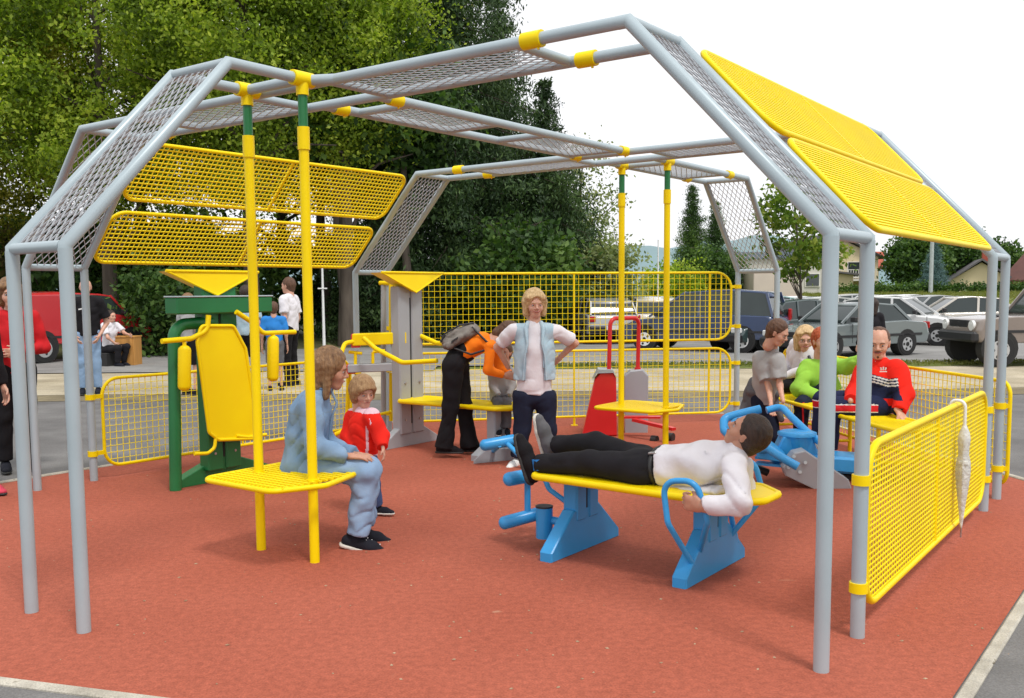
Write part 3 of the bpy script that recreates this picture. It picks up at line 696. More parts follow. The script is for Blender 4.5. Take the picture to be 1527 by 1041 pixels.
def snet(prims, h, k=.03, wr=0.0, wf=30.0, clips=(), wdir=None):
    pos = [p for p in prims if not p['neg']]; lo = np.full(3, 1e9); hi = -lo
    for p in pos:
        s = max([1]+[q[1] for q in p['ka']]); r = max(p['ra'], p['rb'])*s+2*h+.01
        lo = np.minimum(lo, np.minimum(p['a'], p['b'])-r); hi = np.maximum(hi, np.maximum(p['a'], p['b'])+r)
    n = np.ceil((hi-lo)/h).astype(int)+1; ax = [lo[i]+h*np.arange(n[i]) for i in range(3)]
    D = np.full(n, .25)
    def region(p, m):
        s = max([1]+[q[1] for q in p['ka']]); r = max(p['ra'], p['rb'])*s+m
        l = np.minimum(p['a'], p['b'])-r; g = np.maximum(p['a'], p['b'])+r
        i0 = np.clip(((l-lo)/h).astype(int), 0, n-1); i1 = np.clip(np.ceil((g-lo)/h).astype(int)+1, 1, n)
        return tuple(slice(a_, b_) for a_, b_ in zip(i0, i1))
    for p in prims:
        kk = p['k'] if p['k'] is not None else k
        sl = region(p, kk+3*h)
        X = np.stack(np.meshgrid(*[ax[i][sl[i]] for i in range(3)], indexing='ij'), -1)
        d = prim_d(p, X)
        D[sl] = np.maximum(D[sl], -d) if p['neg'] else smin(D[sl], d, kk)
    if wr > 0:
        X = np.stack(np.meshgrid(*ax, indexing='ij'), -1); f = wf
        q = X if wdir is None else X+nrm(wdir)*((X@nrm(wdir))*.8)[..., None]
        s = np.sin(q[..., 2]*f+2.2*np.sin(q[..., 0]*f*.45+1)+1.4*np.sin(q[..., 1]*f*.6))+.6*np.sin(q[..., 0]*f*1.3+q[..., 2]*f*.7+2*np.sin(q[..., 1]*f*.5))+.5*np.sin(q[..., 1]*f*1.7-q[..., 2]*f*1.1)
        D = D+wr*(s*.6)
        if wf < 90:
            ph = q[..., 2]*f*.85+2.6*np.sin(q[..., 0]*f*.33+q[..., 1]*f*.21+.7)+1.2*np.sin(q[..., 1]*f*.5-q[..., 0]*f*.3)
            pm_ = np.clip(np.sin(q[..., 0]*f*.4+q[..., 2]*f*.23+1.3)+.35, 0, 1)
            D = D+wr*1.5*pm_*(1-np.abs(np.sin(ph)))**3
    if clips:
        X = np.stack(np.meshgrid(*ax, indexing='ij'), -1)
        for pt, nn in clips: D = np.maximum(D, (X-np.asarray(pt))@nrm(nn))
    S = D < 0
    c = np.zeros(n-1, int)
    for i in (0, 1):
        for j in (0, 1):
            for l in (0, 1): c += S[i:n[0]-1+i, j:n[1]-1+j, l:n[2]-1+l]
    act = (c > 0) & (c < 8); idx = -np.ones(n-1, int); idx[act] = np.arange(act.sum())
    acc = np.zeros((*(n-1), 3)); cnt = np.zeros(n-1)
    faces = []
    for a_ in range(3):
        o = [0, 1, 2]; o.remove(a_); b_, c_ = o
        s0 = [slice(None)]*3; s1 = [slice(None)]*3; s0[a_] = slice(0, -1); s1[a_] = slice(1, None)
        A, B = D[tuple(s0)], D[tuple(s1)]; cr = (A < 0) != (B < 0)
        I = np.argwhere(cr)
        if len(I) == 0: continue
        va, vb = A[cr], B[cr]; t = va/(va-vb); pt = I.astype(float); pt[:, a_] += t
        nb = []
        ok = (I[:, b_] > 0) & (I[:, c_] > 0) & (I[:, b_] < n[b_]-1) & (I[:, c_] < n[c_]-1)
        I, pt, va = I[ok], pt[ok], va[ok]
        for db, dc in ((-1, -1), (0, -1), (0, 0), (-1, 0)):
            J = I.copy(); J[:, b_] += db; J[:, c_] += dc
            np.add.at(acc, tuple(J.T), pt); np.add.at(cnt, tuple(J.T), 1); nb.append(idx[tuple(J.T)])
        Q = np.stack(nb, 1); fl = (va < 0) ^ (a_ == 1)
        Q[~fl] = Q[~fl][:, ::-1]; faces.append(Q)
    V = lo+h*(acc[act]/np.maximum(1, cnt[act])[:, None]); Fq = np.concatenate(faces) if faces else np.zeros((0, 4), int)
    Fq = Fq[(Fq >= 0).all(1)]
    return V, Fq
def net_obj(name, parts, mats, parent, colour=None):
    """parts: list of (V,F); one smooth mesh"""
    V = []; F = []; b = 0
    for v, f in parts: V.append(v); F.append(f+b); b += len(v)
    V = np.concatenate(V); F = np.concatenate(F)
    me = bpy.data.meshes.new(name); me.vertices.add(len(V)); me.vertices.foreach_set('co', V.ravel().astype(np.float32))
    me.loops.add(len(F)*4); me.loops.foreach_set('vertex_index', F.ravel().astype(np.int32)); me.polygons.add(len(F))
    me.polygons.foreach_set('loop_start', np.arange(0, len(F)*4, 4, dtype=np.int32))
    me.update(calc_edges=True); me.polygons.foreach_set('use_smooth', [True]*len(F))
    for m in (mats if isinstance(mats, (list, tuple)) else [mats]): me.materials.append(m)
    if colour is not None: me.polygons.foreach_set('material_index', colour(V[F].mean(1)).astype(np.int32))
    me.validate(); return link(name, me, parent)

def skin_mat(name, c):
    m = mat(name, c, 0.5, 0.07, 18, 0.05, 120); b = m.node_tree.nodes['Principled BSDF']
    b.inputs['Subsurface Weight'].default_value = 0.08; b.inputs['Subsurface Scale'].default_value = 0.01; return m
SKIN = skin_mat('skin_light', (0.60, 0.33, 0.235)); SKIN2 = skin_mat('skin_tanned', (0.50, 0.25, 0.165)); LIP = mat('lips', (0.42, 0.13, 0.11), 0.45)
EYEW = mat('eye_white', (0.42, 0.38, 0.36), 0.35); IRIS = mat('iris', (0.03, 0.03, 0.035), 0.15)
def hair_mat(n, c, c2): return mat(n, c, 0.55, 0.2, 60, 0.5, 140, col2=c2, stretch=(1, 1, .18), spec=.4)
def cloth(n, c, var=.1, sc=12, rough=.85, c2=None, bs=13, bump=.28): return mat(n, c, rough, var, sc, bump, bs, col2=c2, spec=.2)

def head_geo(hc, f, up, s, res=.0052):
    f = nrm(f); up = nrm(up-f*(up@f)); r = np.cross(f, up)
    def L(x, y, z): return hc+(r*x+f*y+up*z)*s
    p = [cap(L(0, -.015, .035), L(0, -.015, .03), .088*s, ka=((r, .88), (f, 1.06))),
         cap(L(0, .018, .015), L(0, .035, -.06), .064*s, .046*s, ka=((r, .95),)),
         cap(L(-.014, .052, -.088), L(.014, .052, -.088), .021*s, k=.02*s),
         cap(L(-.034, .05, -.028), L(-.036, .045, -.02), .027*s, k=.02*s), cap(L(.034, .05, -.028), L(.036, .045, -.02), .027*s, k=.02*s),
         cap(L(-.03, .073, .022), L(.03, .073, .022), .013*s, k=.015*s),
         cap(L(0, .080, .012), L(0, .100, -.022), .0075*s, .0115*s, k=.010*s),
         cap(L(-.011, .088, -.028), L(.011, .088, -.028), .0085*s, k=.008*s),
         cap(L(-.018, .078, -.050), L(.018, .078, -.050), .0075*s, k=.006*s), cap(L(-.014, .077, -.061), L(.014, .077, -.061), .008*s, k=.006*s)]
    for q in (-1, 1):
        p.append(cap(L(q*.076, -.008, .012), L(q*.074, -.004, -.018), .020*s, .013*s, ka=((r, .45),), k=.006*s))
        e = cap(L(q*.031, .0905, .003), L(q*.036, .0895, .003), .0118*s, ka=((up, .75),), neg=True); p.append(e)
    p.append(cap(L(0, -.03, -.05), L(0, -.035, -.15), .050*s, .052*s, k=.02*s))
    return snet(p, res*s if s < 1 else res, k=.022*s), L, (r, f, up)
def head_bits(L, ax, s, parent, hairm, gl=None, brow=True, smile=False):
    r, f, up = ax
    for q in (-1, 1):
        ey = MB().ball(L(q*.031, .0705, .003), .0122*s, 12, 8).build('eye', EYEW, parent)
        MB().ball(L(q*.031, .0775, .002), .0066*s, 8, 6).build('iris', IRIS, parent)
        if brow: MB().tube([L(q*.014, .088, .018), L(q*.03, .089, .024), L(q*.046, .078, .019)], .0032*s, 6).build('eyebrow', hairm, parent)
    if smile:
        MB().tube([L(-.026, .078, -.046), L(-.013, .087, -.054), L(.013, .087, -.054), L(.026, .078, -.046)], .0052*s, 6).build('lips', LIP, parent)
        MB().tube([L(-.014, .0885, -.0535), L(.014, .0885, -.0535)], .0030*s, 6).build('teeth', EYEW, parent)
    else:
        MB().tube([L(-.021, .081, -.055), L(0, .0885, -.053), L(.021, .081, -.055)], .0044*s, 6).build('lips', LIP, parent)
    if gl:
        for q in (-1, 1):
            pts = [L(q*.033+.022*math.cos(a), .099, .001+.016*math.sin(a)) for a in np.linspace(0, 2*math.pi, 13)[:-1]]
            MB().tube(pts, .0016*s, 5, closed=True).build('spectacle_frame', BLK, parent)
        MB().tube([L(-.011, .1, .003), L(.011, .1, .003)], .0016*s, 5).build('spectacle_bridge', BLK, parent)
def hand_geo(w, d, n, thumb, s=1.0, curl=.5, res=.0046, spread=1.0):
    """w wrist, d towards the fingers, n palm normal, thumb = side direction of the thumb"""
    d = nrm(d); n = nrm(n-d*(n@d)); lat = nrm(thumb-d*(thumb@d)-n*(thumb@n))
    p = [cap(w-d*.02*s, w+d*.03*s, .027*s, .027*s, ka=((n, .75),)), cap(w+d*.03*s-lat*.012*s, w+d*.075*s-lat*.016*s, .024*s, ka=((n, .55),)), cap(w+d*.03*s+lat*.010*s, w+d*.078*s+lat*.018*s, .024*s, ka=((n, .55),))]
    for i, (o, l) in enumerate(((.031, .068), (.0105, .078), (-.0105, .072), (-.030, .056))):
        b = w+(d*(.088 if i < 3 else .080)+lat*o)*s; a = curl*.7; dd = nrm(d+lat*o*2.2*spread)
        for q, (fr, r0, r1) in enumerate(((.45, .0092, .0084), (.31, .0084, .0076), (.24, .0076, .0064))):
            dr = dd*math.cos(a)+n*math.sin(a); e = b+dr*l*fr*s; p.append(cap(b, e, r0*s, r1*s, k=.004*s)); b = e; a += curl*(1.1 if q == 0 else .9)
    b = w+(d*.028+lat*.026)*s; a1 = nrm(d*.65+lat*.65+n*.35); e = b+a1*.038*s; p.append(cap(b, e, .0125*s, .0105*s, k=.012*s))
    a2 = nrm(d*.8+lat*(.35-.5*curl)+n*(.3+.5*curl)); p.append(cap(e, e+a2*.030*s, .0100*s, .0080*s, k=.004*s))
    return snet(p, res, k=.010*s)
def shoe(name, an, toe, up, s, mm, sole, parent, res=.007, h=.085, heel=False):
    toe = nrm(toe); up = nrm(up-toe*(up@toe)); base = an-up*h*s; lat = np.cross(toe, up)
    hl = base-toe*.055*s+up*.042*s; bl = base+toe*.10*s+up*.036*s; tp = base+toe*.165*s+up*.026*s
    pr = [cap(hl, bl, .042*s, .047*s, ka=((up, 1.0), (lat, .85))), cap(bl, tp, .046*s, .036*s, ka=((up, .75), (lat, .95))), cap(an-up*.02*s, base+up*.05*s+toe*.02*s, .040*s, .045*s)]
    o = net_obj(name, [snet(pr, res, k=.02*s, clips=((base+up*.014*s, -up),))], mm, parent)
    pr = [cap(base-toe*.055*s+up*.012*s, base+toe*.10*s+up*.012*s, .050*s, .054*s, ka=((lat, .85),)), cap(base+toe*.10*s+up*.012*s, base+toe*.165*s+up*.014*s, .052*s, .041*s, ka=((lat, .95),))]
    net_obj('sole', [snet(pr, res, k=.01*s, clips=((base+up*.022*s, up), (base, -up)))], sole, o)
    return o

def person(label, hc, face, J, s=1.0, up=(0, 0, 1), headup=None, skin=None, hairc=None, hair='short', smile=False, glasses=False, hands=(), coarse=False, hsc=None, group=None):
    """J: joint dict (pelvis chest neck shL shR elL elR wrL wrR hipL hipR knL knR anL anR). returns the root"""
    skin = skin or SKIN; J = {k: np.asarray(v, float) for k, v in J.items()}; hc = np.asarray(hc, float); face = np.asarray(face, float)
    lo = min([v[2] for v in J.values()]); base = J.get('base', np.array([J['pelvis'][0], J['pelvis'][1], max(0, lo-.09*s)]))
    t = empty('person', base, label, 'person', group); h = .017 if not coarse else .026
    lat = nrm(J['shR']-J['shL']); bk = nrm(np.cross(lat, J['neck']-J['pelvis']))
    hs = s*1.07 if hsc is None else hsc
    p = [cap(J['pelvis'], J['chest'], .10*s, .11*s, ka=((lat, 1.08), (bk, .75))), cap(J['shL']*.8+J['shR']*.2, J['shR']*.8+J['shL']*.2, .055*s), cap(J['chest'], J['neck'], .08*s, .052*s), cap(J['neck'], hc-nrm(hc-J['neck'])*.05*hs, .052*s, .050*s)]
    for q in 'LR':
        p += [cap(J['sh'+q], J['el'+q], .044*s, .037*s), cap(J['el'+q], J['wr'+q], .037*s, .026*s), cap(J['hip'+q], J['kn'+q], .066*s, .042*s), cap(J['kn'+q], J['an'+q], .042*s, .032*s)]
    parts = [snet(p, h, k=.03*s)]
    hu = np.asarray(headup if headup is not None else up, float)
    hg, L, ax = head_geo(hc, face, hu, hs, .0052 if not coarse else .010)
    parts.append(hg)
    for hd in hands: parts.append(hand_geo(**hd))
    net_obj('body', parts, skin, t)
    head_bits(L, ax, hs, t, hairc, gl=glasses, smile=smile)
    r, f, u = ax; rs = .007 if not coarse else .012
    if hair == 'short':
        hp = [cap(L(0, -.022, .042), L(0, -.028, .03), .096*hs, ka=((r, .90), (f, 1.04))), cap(L(0, -.05, 0), L(0, -.055, -.045), .070*hs, .055*hs, ka=((r, 1.05),)),
              cap(L(0, .075, -.035), L(0, .105, -.02), .085*hs, .10*hs, neg=True), cap(L(0, .085, .02), L(0, .12, .02), .062*hs, neg=True)]
        for q in (-1, 1): hp.append(cap(L(q*.085, .01, -.02), L(q*.085, .03, -.05), .026*hs, neg=True))
    elif hair == 'crop':
        hp = [cap(L(0, -.024, .036), L(0, -.030, .02), .0925*hs, ka=((r, .90), (f, 1.04))), cap(L(0, -.05, 0), L(0, -.055, -.04), .068*hs, .055*hs, ka=((r, 1.05),)),
              cap(L(0, .075, -.035), L(0, .105, -.02), .085*hs, .10*hs, neg=True), cap(L(0, .085, .05), L(0, .11, .07), .072*hs, neg=True)]
        for q in (-1, 1): hp.append(cap(L(q*.085, .01, -.02), L(q*.085, .03, -.05), .026*hs, neg=True)); hp.append(cap(L(q*.05, .05, .10), L(q*.06, .03, .12), .034*hs, neg=True))
    elif hair == 'bald':
        hp = [cap(L(0, -.035, .0), L(0, -.045, -.03), .084*hs, .068*hs, ka=((r, .98),)), cap(L(0, .06, 0), L(0, .06, .1), .11*hs, neg=True), cap(L(0, -.01, .13), L(0, .02, .13), .09*hs, neg=True)]
    elif hair == 'bob':
        hp = [cap(L(0, -.018, .05), L(0, -.024, .04), .104*hs, ka=((r, .94), (f, 1.04))), cap(L(0, -.045, .02), L(0, -.05, -.075), .092*hs, .070*hs, ka=((r, 1.12),)),
              cap(L(-.078, .012, .03), L(-.080, .006, -.075), .036*hs, .026*hs), cap(L(.078, .012, .03), L(.080, .006, -.075), .036*hs, .026*hs), cap(L(-.06, .055, .07), L(.06, .055, .07), .034*hs, ka=((u, .8),)),
              cap(L(0, .092, -.05), L(0, .12, -.03), .074*hs, .09*hs, neg=True), cap(L(0, .105, .0), L(0, .12, .03), .058*hs, neg=True)]
    elif hair == 'long':
        hp = [cap(L(0, -.018, .045), L(0, -.024, .035), .101*hs, ka=((r, .92), (f, 1.04))), cap(L(0, -.055, .02), L(0, -.065, -.14), .085*hs, .055*hs, ka=((r, 1.2),)),
              cap(L(-.074, -.004, .03), L(-.082, .0, -.15), .034*hs, .020*hs), cap(L(.074, -.004, .03), L(.082, .0, -.15), .034*hs, .020*hs),
              cap(L(0, .095, -.06), L(0, .12, -.03), .078*hs, .09*hs, neg=True), cap(L(0, .10, .02), L(0, .12, .03), .060*hs, neg=True)]
    elif hair == 'bowl':
        hp = [cap(L(0, -.012, .045), L(0, -.018, .035), .106*hs, ka=((r, .94), (f, 1.04))), cap(L(0, -.045, .01), L(0, -.05, -.045), .084*hs, .070*hs, ka=((r, 1.1),)),
              cap(L(-.045, .07, .05), L(.045, .07, .05), .030*hs), cap(L(-.08, .01, .02), L(-.08, .01, -.04), .026*hs, .018*hs), cap(L(.08, .01, .02), L(.08, .01, -.04), .026*hs, .018*hs),
              cap(L(0, .105, -.055), L(0, .13, -.04), .094*hs, .10*hs, neg=True)]
    if hair: net_obj('hair', [snet(hp, rs*max(.7, hs), k=.02*hs, wr=.0016*hs, wf=95, wdir=u*-1)], hairc, t)
    t['_hs'] = hs; del t['_hs']
    return t, L, ax
def garment_top(t, J, m, s=1.0, sleeve='long', thick=.018, hem=.12, name='shirt', wr=.004, wf=34, res=.010, colour=None, upper=None, belly=0.0, flare=0.0, cuts=(), sl_r=(.062, .052, .040), fr=.84):
    J = {k: np.asarray(v, float) for k, v in J.items()}; lat = nrm(J['shR']-J['shL']); ax = nrm(J['chest']-J['pelvis']); bk = nrm(np.cross(lat, ax))
    bot = J['pelvis']-ax*hem*s
    p = [cap(bot, J['chest'], (.118+thick+flare)*s, (.126+thick)*s, ka=((lat, 1.16), (bk, fr)), enda=True), cap(J['shL']*.86+J['shR']*.14, J['shR']*.86+J['shL']*.14, (.062+thick*.5)*s, k=.05*s), cap(J['chest'], J['neck']-nrm(J['neck']-J['chest'])*.02*s, (.09+thick)*s, (.052+thick*.6)*s, k=.05*s)]
    if belly: p.append(cap(J['pelvis']*.6+J['chest']*.4-bk*0, J['pelvis']*.5+J['chest']*.5, (.13+belly)*s, ka=((lat, 1.1),)))
    for q in 'LR':
        if sleeve == 'long':
            p += [cap(J['sh'+q], J['el'+q], (sl_r[0]+thick*.4)*s, (sl_r[1]+thick*.3)*s), cap(J['el'+q], J['wr'+q]-nrm(J['wr'+q]-J['el'+q])*.01*s, (sl_r[1]+thick*.3)*s, (sl_r[2]+thick*.2)*s, endb=True)]
        elif sleeve == 'short':
            p += [cap(J['sh'+q], J['sh'+q]*.25+J['el'+q]*.75, (sl_r[0]+thick*.5)*s, (sl_r[0]+thick*.6)*s, endb=True)]
        else: p += [cap(J['sh'+q], J['sh'+q]*.8+J['el'+q]*.2, (.058+thick)*s, endb=True)]
    V, F = snet(p, res, k=.03*s, wr=wr*s, wf=wf/s, clips=cuts)
    return net_obj(name, [(V, F)], m, t, colour)
def garment_legs(t, J, m, s=1.0, r=(.098, .070, .062), res=.010, wr=.004, wf=30, waist=.08, length=.97, name='trousers', colour=None, flare=None, short=None, seated=None):
    J = {k: np.asarray(v, float) for k, v in J.items()}; ax = nrm(J['chest']-J['pelvis']); lat = nrm(J['hipR']-J['hipL']); bk = nrm(np.cross(lat, ax))
    p = [cap(J['hipL'], J['hipR'], .098*s), cap(J['pelvis']-ax*.02*s, J['pelvis']+ax*(waist+.03)*s, .125*s, .118*s, ka=((lat, 1.12), (bk, .82)))]
    for q in 'LR':
        if short: p += [cap(J['hip'+q], J['hip'+q]*(1-short)+J['kn'+q]*short, r[0]*s, r[1]*1.1*s, endb=True)]; continue
        e = J['kn'+q]+(J['an'+q]-J['kn'+q])*length
        if flare: mid = J['kn'+q]*.6+J['an'+q]*.4; p += [cap(J['hip'+q], J['kn'+q], r[0]*s, r[1]*s), cap(J['kn'+q], mid, r[1]*s, r[2]*s), cap(mid, e, r[2]*s, flare*s, endb=True)]
        else: p += [cap(J['hip'+q], J['kn'+q], r[0]*s, r[1]*s), cap(J['kn'+q], e, r[1]*s, r[2]*s, endb=True)]
    V, F = snet(p, res, k=.028*s, wr=wr*s, wf=wf/s, clips=() if (seated if seated is not None else J['knL'][2] > J['hipL'][2]-.2*s and abs(ax[2]) > .7) else ((J['pelvis']+ax*waist*s, ax),))
    return net_obj(name, [(V, F)], m, t, colour)
def standing(x, y, yaw, H, lean=0.0, arms=((.06, 0), (.06, 0)), spread=.10, z0=0.0):
    """default joints for a standing person; yaw = facing azimuth (deg)"""
    s = H/1.72; f = np.array([math.cos(math.radians(yaw)), math.sin(math.radians(yaw)), 0]); r = np.array([f[1], -f[0], 0]); o = np.array([x, y, z0])
    def q(a, b, c): return o+(r*a+f*b)*s+ZX*c*s
    J = dict(pelvis=q(0, 0, .95), chest=q(0, lean, 1.25), neck=q(0, lean*1.3-.01, 1.45), shL=q(-.175, lean*1.2, 1.39), shR=q(.175, lean*1.2, 1.39), hipL=q(-.085, 0, .92), hipR=q(.085, 0, .92),
             knL=q(-spread, .02, .50), knR=q(spread, .02, .50), anL=q(-spread*1.1, -.01, .09), anR=q(spread*1.1, -.01, .09),
             elL=q(-.225, lean*.8-.03, 1.10), elR=q(.225, lean*.8-.03, 1.10), wrL=q(-.24, lean*.5+.04, .86), wrR=q(.24, lean*.5+.04, .86), base=o)
    return J, s, f, r, q, q(0, lean*1.6+.015, 1.60)

JEANS = cloth('light_jeans', (0.215, 0.33, 0.50), c2=(0.27, 0.39, 0.56), sc=9); DENIM = cloth('denim_jacket_cloth', (0.175, 0.285, 0.44), c2=(0.225, 0.34, 0.50), sc=11)
VESTC = cloth('pale_denim', (0.33, 0.47, 0.56), c2=(0.45, 0.58, 0.66), sc=14); WCOT = cloth('white_cotton', (0.70, 0.68, 0.72), .04)
NAVY = cloth('navy_trousers_cloth', (0.012, 0.016, 0.035), .2); BLKC = cloth('black_cloth', (0.010, 0.009, 0.011), .2); CHAR = cloth('charcoal_cloth', (0.014, 0.013, 0.016), .2)
ORNG = cloth('orange_knit', (0.95, 0.22, 0.012), .05); REDC = cloth('red_knit', (0.82, 0.022, 0.012), .06); PINKW = cloth('pink_white_trim', (0.80, 0.55, 0.62), .04)
GRYT = cloth('grey_tshirt', (0.36, 0.36, 0.36), .06); DGRY = cloth('dark_grey_fleece', (0.12, 0.12, 0.13), .2); LIME = cloth('lime_cloth', (0.30, 0.58, 0.07), .06)
BLUT = cloth('blue_cotton', (0.03, 0.21, 0.58), .06); TAUPE = cloth('backpack_cloth', (0.16, 0.145, 0.13), .2, c2=(0.24, 0.22, 0.20)); DBLU = cloth('dark_blue_jeans', (0.06, 0.10, 0.22), .2)
SHOEB = cloth('dark_canvas', (0.012, 0.013, 0.02), .2); SOLEW = mat('white_sole', (0.62, 0.60, 0.55), .6); SOLED = mat('dark_sole', (0.03, 0.03, 0.03), .7)
H_BR = hair_mat('brown_blond_hair', (0.13, 0.065, 0.03), (0.30, 0.17, 0.08)); H_BL = hair_mat('blond_hair', (0.42, 0.27, 0.12), (0.72, 0.52, 0.28)); H_DK = hair_mat('dark_hair', (0.022, 0.013, 0.010), (0.05, 0.03, 0.022))
H_CH = hair_mat('child_hair', (0.26, 0.14, 0.06), (0.44, 0.27, 0.13)); H_RD = hair_mat('red_hair', (0.30, 0.045, 0.012), (0.50, 0.11, 0.03)); H_B2 = hair_mat('chestnut_hair', (0.07, 0.032, 0.018), (0.14, 0.07, 0.04))

# ---- woman in denim on the pole seat (faces right)
def pt(x, y, Y): return at(x, y, Y)
J = dict(pelvis=pt(452, 688, 5.67), chest=pt(462, 622, 5.67), neck=pt(478, 578, 5.67), shL=pt(474, 600, 5.83), shR=pt(462, 604, 5.52), elL=pt(486, 662, 5.87), elR=pt(470, 668, 5.47),
         wrL=pt(528, 678, 5.77), wrR=pt(517, 680, 5.53), hipL=pt(462, 694, 5.75), hipR=pt(458, 698, 5.59), knL=pt(548, 700, 5.77), knR=pt(546, 702, 5.57), anL=pt(541, 788, 5.73), anR=pt(534, 800, 5.55), base=P(-4.2, 3.8, 0))
hw = dict(w=pt(517, 680, 5.53), d=nrm(np.array([1, .05, -.06])), n=np.array([0, .1, -1.0]), thumb=np.array([0, 1, .1]), s=.95, curl=.22)
hw2 = dict(w=pt(528, 678, 5.77), d=nrm(np.array([1, -.2, -.05])), n=np.array([0, 0, -1.0]), thumb=np.array([0, -1, 0]), s=.95, curl=.3)
t, L, ax = person('seated woman in denim jacket and jeans with shoulder length hair on the slotted yellow seat', pt(493, 552, 5.67), (1, .12, -.18), J, .94, hairc=H_BR, hair='long', hands=(hw, hw2), skin=SKIN2, headup=(.12, 0, 1))
DEN2 = cloth('darker_denim', (0.15, 0.235, 0.35), c2=(0.25, 0.35, 0.47), sc=11)
def dj(X):
    i = np.zeros(len(X)); b_ = X[:, 2]-J['pelvis'][2]; tor = X[:, 0] < J['pelvis'][0]+.20
    i[tor & (b_ < -.040) & (b_ > -.048)] = 1; i[tor & (b_ > .30) & (b_ < .308)] = 1
    d_ = np.linalg.norm(X-J['wrR'], axis=1); i[(d_ > .052) & (d_ < .060)] = 1; return i
garment_top(t, J, [DENIM, DEN2], .94, colour=dj, hem=.08, thick=.024, name='denim_jacket', wr=.009, wf=34, flare=.01, sl_r=(.064, .060, .047))
JW = dict(J); garment_legs(t, J, JEANS, .94, r=(.098, .088, .074), wr=.009, wf=38, waist=.03)
shoe('shoe', J['anR'], (1, -.05, -.25), (.25, 0, 1), .95, SHOEB, SOLEW, t); shoe('shoe', J['anL'], (1, .05, -.2), (.2, 0, 1), .95, SHOEB, SOLEW, t)
m = MB(); ar = J['anR']
for i in range(4):
    c = ar+np.array([.05+.024*i, 0, -.018-.013*i]); m.tube([c+np.array([0, -.022, .0]), c+np.array([.004, .022, .004])], .0035, 5)
m.build('laces', WHITE, t)
cn = J['neck']; MB().tube([cn+np.array([math.cos(q)*.066-.004, math.sin(q)*.064, .012-.022*math.cos(q)]) for q in np.linspace(0, 2*math.pi, 17)[:-1]], .016, 8, closed=True).build('jacket_collar', DENIM, t)
MB().tube([cn+np.array([.062, -.01, -.01]), cn+np.array([.10, -.03, -.09]), J['chest']+np.array([.135, -.02, .0]), J['pelvis']+np.array([.15, -.02, .06])], .007, 6).build('jacket_placket', DEN2, t)
MB().tube([J['hipR']+np.array([.10, -.085, -.03]), J['hipR']+np.array([.16, -.09, -.045]), J['hipR']+np.array([.21, -.06, .0])], .003, 5).build('jeans_pocket', DEN2, t)

# ---- child in red jacket
J = dict(pelvis=pt(543, 682, 6.4), chest=pt(541, 636, 6.4), neck=pt(542, 612, 6.4), shL=pt(527, 622, 6.5), shR=pt(555, 622, 6.32), elL=pt(520, 648, 6.5), elR=pt(568, 650, 6.28), wrL=pt(531, 668, 6.35), wrR=pt(571, 668, 6.2),
         hipL=pt(536, 686, 6.45), hipR=pt(550, 686, 6.35), knL=pt(540, 722, 6.45), knR=pt(556, 722, 6.35), anL=pt(545, 752, 6.4), anR=pt(562, 755, 6.38))
hr = dict(w=J['wrR'], d=(.2, -.3, -1), n=(-1, 0, 0), thumb=(0, -1, 0), s=.6, curl=.4, res=.0042)
t, L, ax = person('small child in a bright red jacket with pink trim and a bowl haircut', pt(541, 586, 6.4), (.60, -.80, -.20), J, .58, hsc=.86, hairc=H_CH, hair='bowl', hands=(hr,), skin=SKIN)
fc = nrm(np.array([.62, -.78, 0])); lt_ = np.cross(fc, ZX)
def kid(X):
    w = X-J['chest']; a_ = w@lt_; fr_ = w@fc > .02; i = np.zeros(len(X)); cx_ = .030
    da = np.full(len(X), 9.0)
    for k_ in 'LR':
        for p_, q_ in ((J['sh'+k_], J['el'+k_]), (J['el'+k_], J['wr'+k_])):
            e_ = q_-p_; t_ = np.clip(((X-p_)@e_)/(e_@e_), 0, 1); da = np.minimum(da, np.linalg.norm(X-p_-t_[:, None]*e_, axis=1))
    i[fr_ & (np.abs(a_-cx_) < .0075) & (da > .062)] = 1; i[(np.abs(w@lt_) < .05) & (X[:, 2] > J['neck'][2]-.008)] = 1
    i[(X[:, 2] < J['pelvis'][2]+.030) & (np.abs(a_) < .085) & (da > .06)] = 1; return i
garment_top(t, J, [REDC, PINKW], .58, hem=-.02, thick=.05, name='red_jacket', wr=.006, wf=26, sl_r=(.085, .080, .055), res=.006, colour=kid)
garment_legs(t, J, DBLU, .58, r=(.10, .085, .075), res=.008)
la = nrm(J['shR']-J['shL'])
ring = [J['neck']-ZX*.012+(la*math.cos(q)*.048+fc*math.sin(q)*.046) for q in np.linspace(0, 2*math.pi, 17)[:-1]]
MB().tube(ring, .009, 6, closed=True).build('pink_collar', PINKW, t)
shoe('shoe', J['anR'], (1, -.25, 0), (0, 0, 1), .62, SHOEB, SOLEW, t, .006); shoe('shoe', J['anL'], (1, -.1, 0), (0, 0, 1), .62, SHOEB, SOLEW, t, .006)

# ---- blond woman with denim vest, arms behind her hips
Yv = 8.3
J = dict(pelvis=pt(797, 585, Yv), chest=pt(797, 520, Yv), neck=pt(797, 480, Yv), shL=pt(830, 494, Yv), shR=pt(764, 494, Yv), elL=pt(857, 512, Yv+.12), elR=pt(742, 518, Yv+.10), wrL=pt(832, 536, Yv+.16), wrR=pt(758, 548, Yv+.15),
         hipL=pt(813, 592, Yv), hipR=pt(781, 592, Yv), knL=pt(817, 640, Yv), knR=pt(779, 640, Yv), anL=pt(822, 682, Yv+.02), anR=pt(772, 684, Yv-.02))
hl = dict(w=J['wrL'], d=(-.8, .2, -.5), n=(-.2, -1, 0), thumb=(0, 0, 1), s=.9, curl=.3)
t, L, ax = person('smiling blond woman standing in a pale denim vest over a white T-shirt', pt(797, 455, Yv), (.22, -1, -.05), J, .93, hairc=H_BL, hair='bob', smile=True, hands=(hl,))
